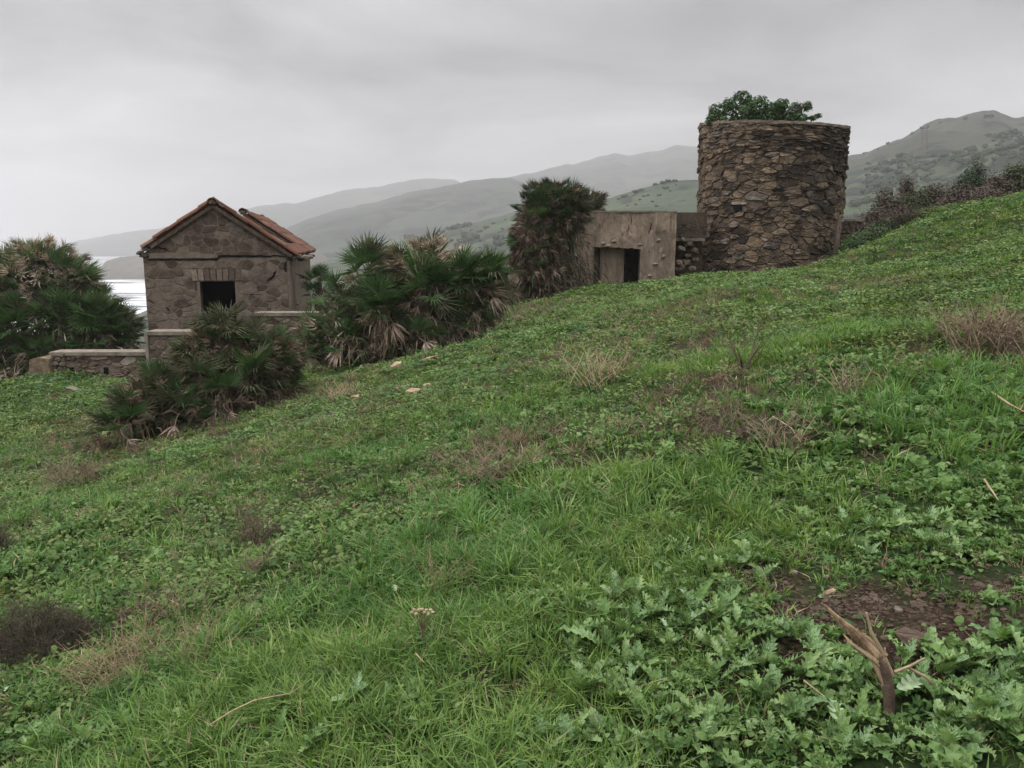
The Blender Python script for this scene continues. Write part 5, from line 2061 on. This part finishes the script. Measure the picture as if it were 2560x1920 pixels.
# scrub massed so thickly on the right hill that it reads as one
mb = MB()
rr = random.Random(91)
for _ in range(900):
    px, py = rr.uniform(2130, 2570), rr.uniform(340, 525)
    if float(fnoise(np.array([px]), np.array([py]), .022, 71)[0]) < .48:
        continue
    p = on_hill(r2, px, py)
    if p is None:
        continue
    s = rr.uniform(6, 14) * p.y / F * .62
    boulder(mb, p + Vector((0, 0, s * .25)), (s * 1.1, s, s * .85), rr)
for _ in range(160):
    px, py = rr.uniform(1000, 1285), rr.uniform(540, 650)
    if float(fnoise(np.array([px]), np.array([py]), .03, 75)[0]) < .55:
        continue
    p = on_hill(l3, px, py)
    if p is None:
        continue
    s = rr.uniform(5, 10) * p.y / F * .6
    boulder(mb, p + Vector((0, 0, s * .2)), (s * 1.2, s, s * .75), rr)
o = link('hill_scrub', mesh_data('hill_scrub', mb.V, mb.F, M['far_shrub']))
props(o, 'thick dark scrub merging on the far slopes', kind='stuff')

# two thin masts on the highest hill
for (px, lab) in ((2307, 'left one of the two thin masts standing on the right hill'), (2318, 'right one of the two thin masts standing on the right hill')):
    p = on_hill(r1, px, 376) or at(px, 376, 560)
    top = at(px, 321, p.y)
    t = empty('mast', p, lab, 'mast')
    mb = MB()
    mb.tube([p - Vector((0, 0, 1)), top], [.3, .2], 6)
    wpart('pole', mb.V, mb.F, M['twig'], t)
    mb = MB()
    for dz in (1.2, 2.4):
        q = top - Vector((0, 0, dz))
        mb.tube([q - Vector((1.2, 0, 0)), q + Vector((1.2, 0, 0))], [.12, .12], 4)
    wpart('cross_arm', mb.V, mb.F, M['twig'], t)

# ------------------------------------------------------------------ milk thistles and other plants near the camera
rr = random.Random(303)
TL = [thistle_leaf(rr, rr.uniform(.19, .29), rr.uniform(.05, .075), rr.choice((6, 7)), 'thistle', rr.uniform(-.1, .7), .009, tear=rr.uniform(.38, .6), spiny=True) for _ in range(9)] + [thistle_leaf(rr, rr.uniform(.16, .23), rr.uniform(.06, .085), 4, 'thistle', rr.uniform(0, .6), .011, tear=rr.uniform(.7, .85)) for _ in range(6)]
TPALE = thistle_leaf(rr, .2, .06, 5, 'pale_leaf', .3, .012)
TBROAD = [thistle_leaf(rr, .17, .07, 4, 'broad', rr.uniform(0, .4), .01, tear=.85) for _ in range(4)]


def weed_plant(name, p, size, nl, label, group, kind, seed, category='plant'):
    rr_ = random.Random(seed)
    t = empty(name, (p.x, p.y, p.z - .01), label, category, group)
    for k in range(nl):
        me_ = rr_.choice(TL if kind == 't' else TBROAD)
        s = size * rr_.uniform(.4, 1.25)
        inner = k / nl
        e_ = Euler((rr_.uniform(-.35, .35), -rr_.uniform(.15, .75) - .5 * inner, 2.4 * k + rr_.uniform(-.4, .4)))
        link('leaf', me_, t, (rr_.uniform(-.02, .02), rr_.uniform(-.02, .02), .02 + .05 * size * inner), e_, (s, s, s))
    return t


def patch(pxs, kind, name, group, label_fn, size, seed, category='plant', nl=(7, 10)):
    rr_ = random.Random(seed)
    for i, q in enumerate(pxs):
        p = gp(q[0], q[1])
        weed_plant(name, p, (q[2] if len(q) > 2 else 1) * size * rr_.uniform(.8, 1.2), rr_.randint(*nl), label_fn(q), group, kind, seed * 100 + i, category)


def where(q):
    px, py = q[0], q[1]
    return 'low patch'


def zone_fill(x0, x1, y0, y1, n, seed, avoid=()):
    """evenly spread plants over a piece of the picture's ground"""
    rr_ = random.Random(seed)
    out = []
    tries = 0
    while len(out) < n and tries < 4000:
        tries += 1
        q = (rr_.uniform(x0, x1), rr_.uniform(y0, y1))
        if all(math.hypot((q[0] - a[0]), (q[1] - a[1]) * 1.5) > 30 for a in out) and all(math.hypot(q[0] - a[0], q[1] - a[1]) > a[2] for a in avoid):
            out.append(q)
    return out


AV = ((2225, 1770, 45), (2160, 1640, 40))
for k, (x0, x1, y0, y1, n, size, kind, lab, grp) in enumerate((
        (1330, 1560, 1500, 1640, 8, 0.42, 't', 'marbled milk thistle where the patch meets the long grass at its upper left', 'milk thistles at the grassy edge'),
        (1560, 1800, 1500, 1640, 13, 0.44, 't', 'marbled milk thistle at the top of the patch left of the bare soil', 'milk thistles at the top of the patch'),
        (1800, 2070, 1590, 1700, 11, 0.44, 't', 'milk thistle with marbled leaves close to the left of the broken branch tip', 'milk thistles beside the branch tip'),
        (1420, 1700, 1640, 1780, 13, 0.40, 't', 'milk thistle in the left half of the thistle patch, halfway down', 'milk thistles in the left half of the patch'),
        (1700, 2160, 1700, 1800, 13, 0.40, 't', 'milk thistle in the middle of the patch, left of the stump foot', 'milk thistles in the middle of the patch'),
        (1300, 1750, 1790, 1900, 14, 0.37, 't', 'milk thistle at the lower edge below the left half of the patch', 'milk thistles along the lower edge'),
        (1750, 2200, 1810, 1910, 14, 0.37, 't', 'milk thistle at the lower edge below the broken branch', 'milk thistles below the branch'),
        (2260, 2560, 1620, 1740, 13, 0.42, 't', 'milk thistle right of the broken branch, beside its right hand twigs', 'milk thistles beside the right twigs'),
        (2260, 2570, 1740, 1910, 17, 0.38, 't', 'milk thistle in the lower right corner', 'milk thistles in the lower right corner'),
        (2000, 2560, 1310, 1410, 14, 0.36, 't', 'small thistle rosette just above the bare soil', 'thistles above the bare soil'),
        (1600, 1950, 1380, 1470, 11, 0.34, 't', 'small thistle rosette between the long grass and the bare soil', 'thistles between long grass and soil'),
        (2030, 2300, 1040, 1150, 15, 0.50, 'b', 'light green broad leaved weed right of the heap of dead stems', 'broad leaved weeds right of the dead heap'),
        (2300, 2560, 1040, 1150, 14, 0.50, 'b', 'light green broad leaved weed at the right edge below the grey stick', 'broad leaved weeds below the grey stick'),
        (2050, 2560, 1160, 1290, 22, 0.44, 'b', 'broad leaved weed midway between the grey stick and the bare soil', 'broad leaved weeds midway down the right'),
        (2300, 2560, 940, 1030, 13, 0.50, 'b', 'broad leaved weed just below the leafless pinkish twig bush', 'broad leaved weeds below the twig bush'),
        (0, 330, 1830, 1910, 8, 0.40, 't', 'thistle with pale leaves in the long grass of the lower left corner', 'thistles in the lower left corner'),
        (820, 1080, 1660, 1780, 6, 0.34, 't', 'small pale thistle right of the long thorny twig', 'thistles right of the thorny twig'),
        (650, 820, 1830, 1900, 4, 0.34, 't', 'small pale thistle under the end of the long thorny twig', 'thistles under the thorny twig'),
        (40, 260, 1360, 1470, 10, 0.36, 'b', 'dark green weed at the left just above the dark twiggy bush', 'dark weeds above the twiggy bush'),
        (820, 960, 1440, 1500, 4, 0.36, 'b', 'dark green weed in the hollow left of the thin tan stalks', 'dark weeds in the hollow'))):
    rr_ = random.Random(900 + k)
    for i, q in enumerate(zone_fill(x0, x1, y0, y1, n, 500 + k, AV)):
        weed_plant('milk_thistle' if kind == 't' else 'broadleaf_weed', gp(*q), size * rr_.uniform(.62, 1.12), rr_.randint(6, 9), lab, grp, kind, 1000 + k * 50 + i, 'thistle' if kind == 't' else 'plant')

# pale leaves lying turned over
for (px, py, s, lab) in ((2240, 1792, 1.0, 'whitish upturned leaf under the foot of the broken branch'), (2080, 1868, .9, 'whitish upturned leaf low in the thistle patch'), (1712, 1538, .7, 'narrow whitish leaf at the top of the thistle patch'),
                         (1662, 1612, .6, 'small cream leaf in the middle of the thistle patch'), (40, 1752, .6, 'round pale leaf near the lower left edge'), (988, 1522, .6, 'single pale leaf beside the dry seed head')):
    p = gp(px, py)
    o = link('pale_leaf', TPALE, None, p + Vector((0, 0, .075)), (.3, -.1, R.uniform(0, 6)), (s * .5,) * 3)
    props(o, lab, 'leaf')

# ------------------------------------------------------------------ the broken branch stuck in the weeds
BRY = gp(2225, 1790).y


def bp(px, py, dy=0.0):
    return at(px, py, BRY + dy)


br_ = empty('broken_branch', bp(2222, 1790), 'split dead branch stump sticking up among the thistles', 'branch')
mb = MB()
base = bp(2222, 1800)
base.z -= .08
mb.tube([base, bp(2224, 1765), bp(2222, 1735), bp(2218, 1705), bp(2212, 1675), bp(2203, 1650), bp(2192, 1630)], [.018, .016, .018, .016, .015, .011, .005], 9)
wpart('stump', mb.V, mb.F, M['bark'], br_)
mb = MB()
# splintered arm: several long flat splinters running up to the left
for (a, b, c, r0_, r1_) in (((2214, 1712), (2168, 1618), (2062, 1512), .011, .002), ((2226, 1722), (2186, 1640), (2098, 1562), .009, .002), ((2222, 1690), (2160, 1605), (2078, 1540), .010, .002),
                            ((2210, 1655), (2150, 1590), (2054, 1508), .013, .003), ((2200, 1640), (2140, 1578), (2068, 1525), .012, .003), ((2195, 1655), (2130, 1610), (2108, 1585), .008, .002),
                            ((2215, 1640), (2175, 1600), (2120, 1560), .009, .002)):
    mb.tube([bp(*a), bp(b[0], b[1], .02), bp(c[0], c[1], .05)], [r0_, r0_ * .8, r1_], 6)
wpart('split_arm', mb.V, mb.F, M['split_wood'], br_)
mb = MB()
mb.tube([bp(2232, 1690), bp(2200, 1620), bp(2178, 1580), bp(2166, 1532)], [.007, .006, .005, .003], 6)
mb.tube([bp(2212, 1650), bp(2212, 1620)], [.006, .003], 5)
wpart('side_shoot', mb.V, mb.F, M['wood_pale'], br_)
mb = MB()
mb.tube([bp(2236, 1680), bp(2275, 1665), bp(2312, 1645)], [.006, .005, .003], 5)
mb.tube([bp(2268, 1668, .01), bp(2310, 1690), bp(2352, 1726)], [.005, .004, .003], 5)
mb.tube([bp(2205, 1668), bp(2170, 1640), bp(2120, 1604)], [.006, .005, .003], 5)
wpart('twig', mb.V, mb.F, M['wood_pale'], br_)


def stick(pts, r, label, mat='wood_pale', lift=.10, forks=0, seed=0):
    rr_ = random.Random(seed)
    P = [gp(a, b) + Vector((0, 0, lift)) for a, b in pts]
    t = empty('fallen_twig', P[0], label, 'twig')
    mb = MB()
    mb.tube(P, [r] * (len(P) - 1) + [r * .4], 5)
    for k in range(forks):
        i = rr_.randint(0, len(P) - 2)
        q = P[i].lerp(P[i + 1], rr_.random())
        mb.tube([q, q + Vector((rr_.uniform(-1, 1), rr_.uniform(-.4, .4), rr_.uniform(.2, 1))).normalized() * r * rr_.uniform(8, 22)], [r * .6, r * .2], 4)
    wpart('stick', mb.V, mb.F, M[mat], t)


stick([(525, 1882), (580, 1850), (640, 1822), (690, 1807), (738, 1803)], .0028, 'long thorny twig lying on the grass in the lower left middle', forks=7, seed=2)
stick([(2005, 1780), (2055, 1825)], .003, 'short bare twig under the thistles left of the stump', seed=3)
stick([(1930, 1082), (1975, 1110), (2000, 1150)], .004, 'grey forked twig across the dead weed heap', forks=2, seed=4)
stick([(2475, 1025), (2520, 1055), (2555, 1078)], .006, 'grey stick on the slope at the right edge', forks=1, seed=5)
stick([(2455, 1255), (2490, 1310)], .005, 'short stick at the right above the bare soil', seed=6)
stick([(1040, 1690), (1062, 1715)], .003, 'tiny pale twig in the long grass right of the seed head', seed=7, lift=.08)


# ------------------------------------------------------------------ dry clumps
def dead_weed(px, py, n, h, rad, label, mat='dry', flat=.3, r0=.002, seed=0, category='dead plant', name='dead_weed', fork=2, group=None):
    rr_ = random.Random(seed)
    p = gp(px, py)
    t = empty(name, p, label, category, group)
    mb = stems(rr_, n, h, rad, r0=r0, flat=flat, fork=fork)
    wpart('stems', [v + p for v in mb.V], mb.F, M[mat], t)
    return t


dead_weed(340, 1670, 190, .24, .24, 'tangled heap of straw coloured dead grass in the lower left', 'dry', .8, .0018, 1, name='straw_heap')
dead_weed(470, 1690, 26, .42, .08, 'tall pale dry stalks right of the straw heap', 'dry', .35, .0016, 2)
dead_weed(645, 1370, 60, .34, .10, 'upright brown withered weed on the left slope', 'dry_red', .25, .0025, 3, fork=3)
dead_weed(640, 1440, 40, .22, .08, 'reddish dead weed just below the upright withered one', 'dry_red', .3, .002, 4)
dead_weed(1110, 1480, 26, .28, .05, 'thin tan stalks standing in the middle of the near slope', 'dry', .3, .0015, 5)
dead_weed(1850, 1090, 70, .34, .28, 'wide heap of brown dead stems on the right middle slope', 'dry_red', .75, .004, 6, name='straw_heap')
dead_weed(1955, 1120, 36, .32, .12, 'dead brown weed right of the wide heap', 'dry_red', .4, .004, 7)
dead_weed(1500, 960, 60, .5, .3, 'sparse tan stalks below the blockhouse slope', 'dry', .5, .004, 8)
dead_weed(2500, 880, 85, .45, .35, 'leafless pinkish grey twig bush near the right edge of the slope', 'dry_red', .45, .005, 9, fork=4)
dead_weed(180, 1215, 80, .45, .35, 'dry brown stems on the far left of the slope', 'dry_red', .6, .004, 10)
dead_weed(230, 1205, 40, .35, .2, 'greyish dead weeds beside the flat stone at the left', 'dry', .6, .004, 11)
dead_weed(1240, 1180, 80, .35, .3, 'low brown dead patch in the centre of the slope', 'dry_red', .75, .003, 12)
dead_weed(1300, 1120, 40, .35, .25, 'pale stalks above the brown dead patch', 'dry', .5, .003, 13)
dead_weed(1860, 930, 10, .55, .04, 'single dark stalks with seed pods on the middle right slope', 'dry_red', .05, .006, 14)
dead_weed(2130, 1010, 24, .35, .08, 'dark dead stalk in the green hollow at the right', 'dry_red', .15, .005, 15)
dead_weed(1600, 705, 130, .6, .6, 'pinkish dry weeds at the doorway of the blockhouse', 'dry_red', .3, .006, 16, fork=3)
dead_weed(1400, 738, 120, .6, .6, 'dry brown weeds under the tall palm', 'dry_red', .4, .006, 17, fork=3)
dead_weed(1290, 765, 140, .6, .8, 'reddish dry weeds in front of the brown rubble wall', 'dry_red', .4, .006, 18, fork=3)
dead_weed(850, 1000, 60, .32, .25, 'grey dead weed tuft beside the orange stones', 'dry', .5, .004, 19)
dead_weed(420, 1550, 26, .35, .08, 'brown stalks beside the dark twiggy bush', 'dry_red', .5, .002, 20)
dead_weed(2460, 850, 60, .4, .3, 'orange brown dry grass left of the pinkish twig bush', 'dry', .6, .005, 21)
dead_weed(260, 1130, 90, .35, .4, 'brown litter of old leaves at the tip of the low palm', 'dry_red', .8, .005, 22)
dead_weed(700, 1000, 120, .4, .7, 'reddish litter of dead leaves under the palm clumps', 'dry_red', .85, .005, 23)

# dry seed head standing in the grass
p = gp(1058, 1640)
t = empty('seed_head', p, 'dry branching seed head standing alone in the near grass', 'dead plant')
mb = MB()
top = at(1050, 1560, p.y)
mb.tube([p, at(1062, 1600, p.y), top], [.0035, .003, .002], 5)
heads = MB()
rr = random.Random(12)
for k in range(11):
    q = at(1030 + 5.2 * k, 1530 + rr.uniform(-7, 10), p.y + rr.uniform(-.03, .03))
    mb.tube([at(1056, 1585 + rr.uniform(-15, 12), p.y), q], [.0018, .001], 3)
    boulder(heads, q, (.0085, .0085, .008), rr)
wpart('stalk', mb.V, mb.F, M['dry_red'], t)
wpart('heads', heads.V, heads.F, M['dry'], t)


# dark twiggy bush in the lower left corner
def twig_bush(px, py, w, h, label, seed, n=900):
    rr_ = random.Random(seed)
    p = gp(px, py)
    s = p.y / F
    W, H = w * s, h * s
    t = empty('twiggy_bush', p, label, 'bush')
    sb, mb = MB(), MB()
    for _ in range(n):
        a_ = rr_.uniform(0, 6.283)
        r__ = rr_.random() ** .5
        q = p + Vector((math.cos(a_) * r__ * W * .48, math.sin(a_) * r__ * W * .36, H * (1 - .75 * r__ * r__) * rr_.random() ** .8 * (.55 + .6 * noise.noise(Vector((a_ * 1.5, r__ * 3, seed))) + .3)))
        e_ = q + Vector((rr_.gauss(0, .5), rr_.gauss(0, .5), rr_.uniform(-.1, .9))).normalized() * H * rr_.uniform(.15, .38)
        sb.tube([q, q.lerp(e_, .5) + Vector((rr_.uniform(-.01, .01), 0, rr_.uniform(-.01, .01))), e_], [.0014, .001, .0005], 3, cap=False)
        for _ in range(5):
            a = q.lerp(e_, rr_.uniform(.2, 1)) + Vector((rr_.uniform(-.008, .008), rr_.uniform(-.008, .008), rr_.uniform(-.008, .008)))
            d2 = Vector((rr_.uniform(-1, 1), rr_.uniform(-1, 1), rr_.uniform(0, 1))).normalized() * rr_.uniform(.006, .014)
            sd = d2.cross(Vector((rr_.uniform(-1, 1), 1, .3))).normalized() * .0018
            mb.add([a, a + d2 * .5 + sd, a + d2, a + d2 * .5 - sd], [(0, 1, 2, 3)])
    for _ in range(14):
        sb.tube([p + Vector((0, 0, -.02)), p + Vector((rr_.gauss(0, .3) * W, rr_.gauss(0, .2) * W, H * rr_.uniform(.4, .8)))], [.005, .002], 4, cap=False)
    wpart('crown', mb.V, mb.F, M['scrub_olive'], t)
    wpart('stems', sb.V, sb.F, M['twig'], t)


twig_bush(110, 1650, 300, 165, 'dense dark grey twiggy bush in the lower left', 5, 2600)
twig_bush(-10, 1400, 90, 120, 'greyish twiggy bush cut by the left edge', 6, 700)
twig_bush(700, 1350, 90, 30, 'low dark cushion plant right of the withered weed', 7, 400)

# ------------------------------------------------------------------ loose stones
rr = random.Random(66)
for (px, py, sx, sy, sz, mt, tilt, lab) in (
        (884, 1000, .20, .10, .045, 'fieldstone', .35, 'flat orange stone lying furthest left below the palm clump'),
        (1036, 985, .15, .1, .05, 'fieldstone', .3, 'orange stone below the palm clump, left one of a touching pair'),
        (1068, 968, .10, .08, .04, 'fieldstone', .3, 'smaller orange stone touching the right of its neighbour below the palm clump'),
        (1072, 905, .28, .14, .06, 'fieldstone', .4, 'long tilted sandy slab at the foot of the palm clump'),
        (992, 925, .16, .12, .10, 'fieldstone', .1, 'blocky sandy stone at the foot of the palm clump left of the slab'),
        (1246, 808, .22, .14, .09, 'fieldstone', .1, 'rough tan stone right of the palm clump under its last fronds'),
        (190, 976, .42, .16, .035, 'coping', .06, 'long thin pale slab lying in the grass before the low wall'),
        (200, 1187, .16, .08, .03, 'fieldstone', .1, 'flat stone among the dead weeds on the left slope'),
        (1930, 1475, .026, .02, .012, 'stone_grey', .1, 'pinkish grey stone in the bare soil left of the branch'),
        (1985, 1440, .018, .018, .013, 'coping', .1, 'small pale stone above the bare soil'),
        (2066, 1446, .014, .014, .012, 'stone_pale', .1, 'small whitish stone right of the pale one above the soil'),
        (2072, 1490, .04, .018, .013, 'fieldstone', .2, 'elongated cream stone at the tip of the broken branch'),
        (1810, 1535, .022, .022, .022, 'stone_dark', .1, 'black round stone in the thistle patch'),
        (2245, 1528, .035, .02, .01, 'stone_grey', .1, 'grey flat stone beside the bare soil right of the branch tip'),
        (2305, 1620, .10, .06, .03, 'bark', .2, 'clod of brown bark and earth right of the broken branch')):
    p = gp(px, py)
    mb = MB()
    boulder(mb, (0, 0, 0), (sx, sy, sz), random.Random(int(px)))
    V2, F2 = [], []
    for f in mb.F:                     # break the facets once more so the stone reads as worn
        a_, b_, c_ = (mb.V[i] for i in f)
        k_ = len(V2)
        m_ab, m_bc, m_ca = (a_ + b_) / 2 * .98, (b_ + c_) / 2 * 1.05, (c_ + a_) / 2 * .97
        V2 += [a_, m_ab, b_, m_bc, c_, m_ca]
        F2 += [(k_, k_ + 1, k_ + 5), (k_ + 1, k_ + 2, k_ + 3), (k_ + 5, k_ + 3, k_ + 4), (k_ + 1, k_ + 3, k_ + 5)]
    mb.V, mb.F = V2, F2
    o = link('field_stone', mesh_data('field_stone', mb.V, mb.F, M[mt]), None, p + Vector((0, 0, sz * .5)), (0, -tilt, 0))
    props(o, lab, 'stone')

# clods and crumbs on the bare soil
rr = random.Random(404)
mb = MB()
for p0, r_ in bare_spots:
    for _ in range(int(260 * min(1, r_ * 6))):
        x, y = p0.x + rr.gauss(0, r_ * .7), p0.y + rr.gauss(0, r_ * .8)
        s_ = rr.choice((.003, .004, .006, .009, .014)) * rr.uniform(.7, 1.3)
        boulder(mb, (x, y, gz(x, y) + s_ * .2), (s_, s_, s_ * .6), rr)
props(link('soil_crumbs', mesh_data('soil_crumbs', mb.V, mb.F, M['mortar_dark'])), 'loose crumbs and clods on the bare brown soil', kind='stuff')
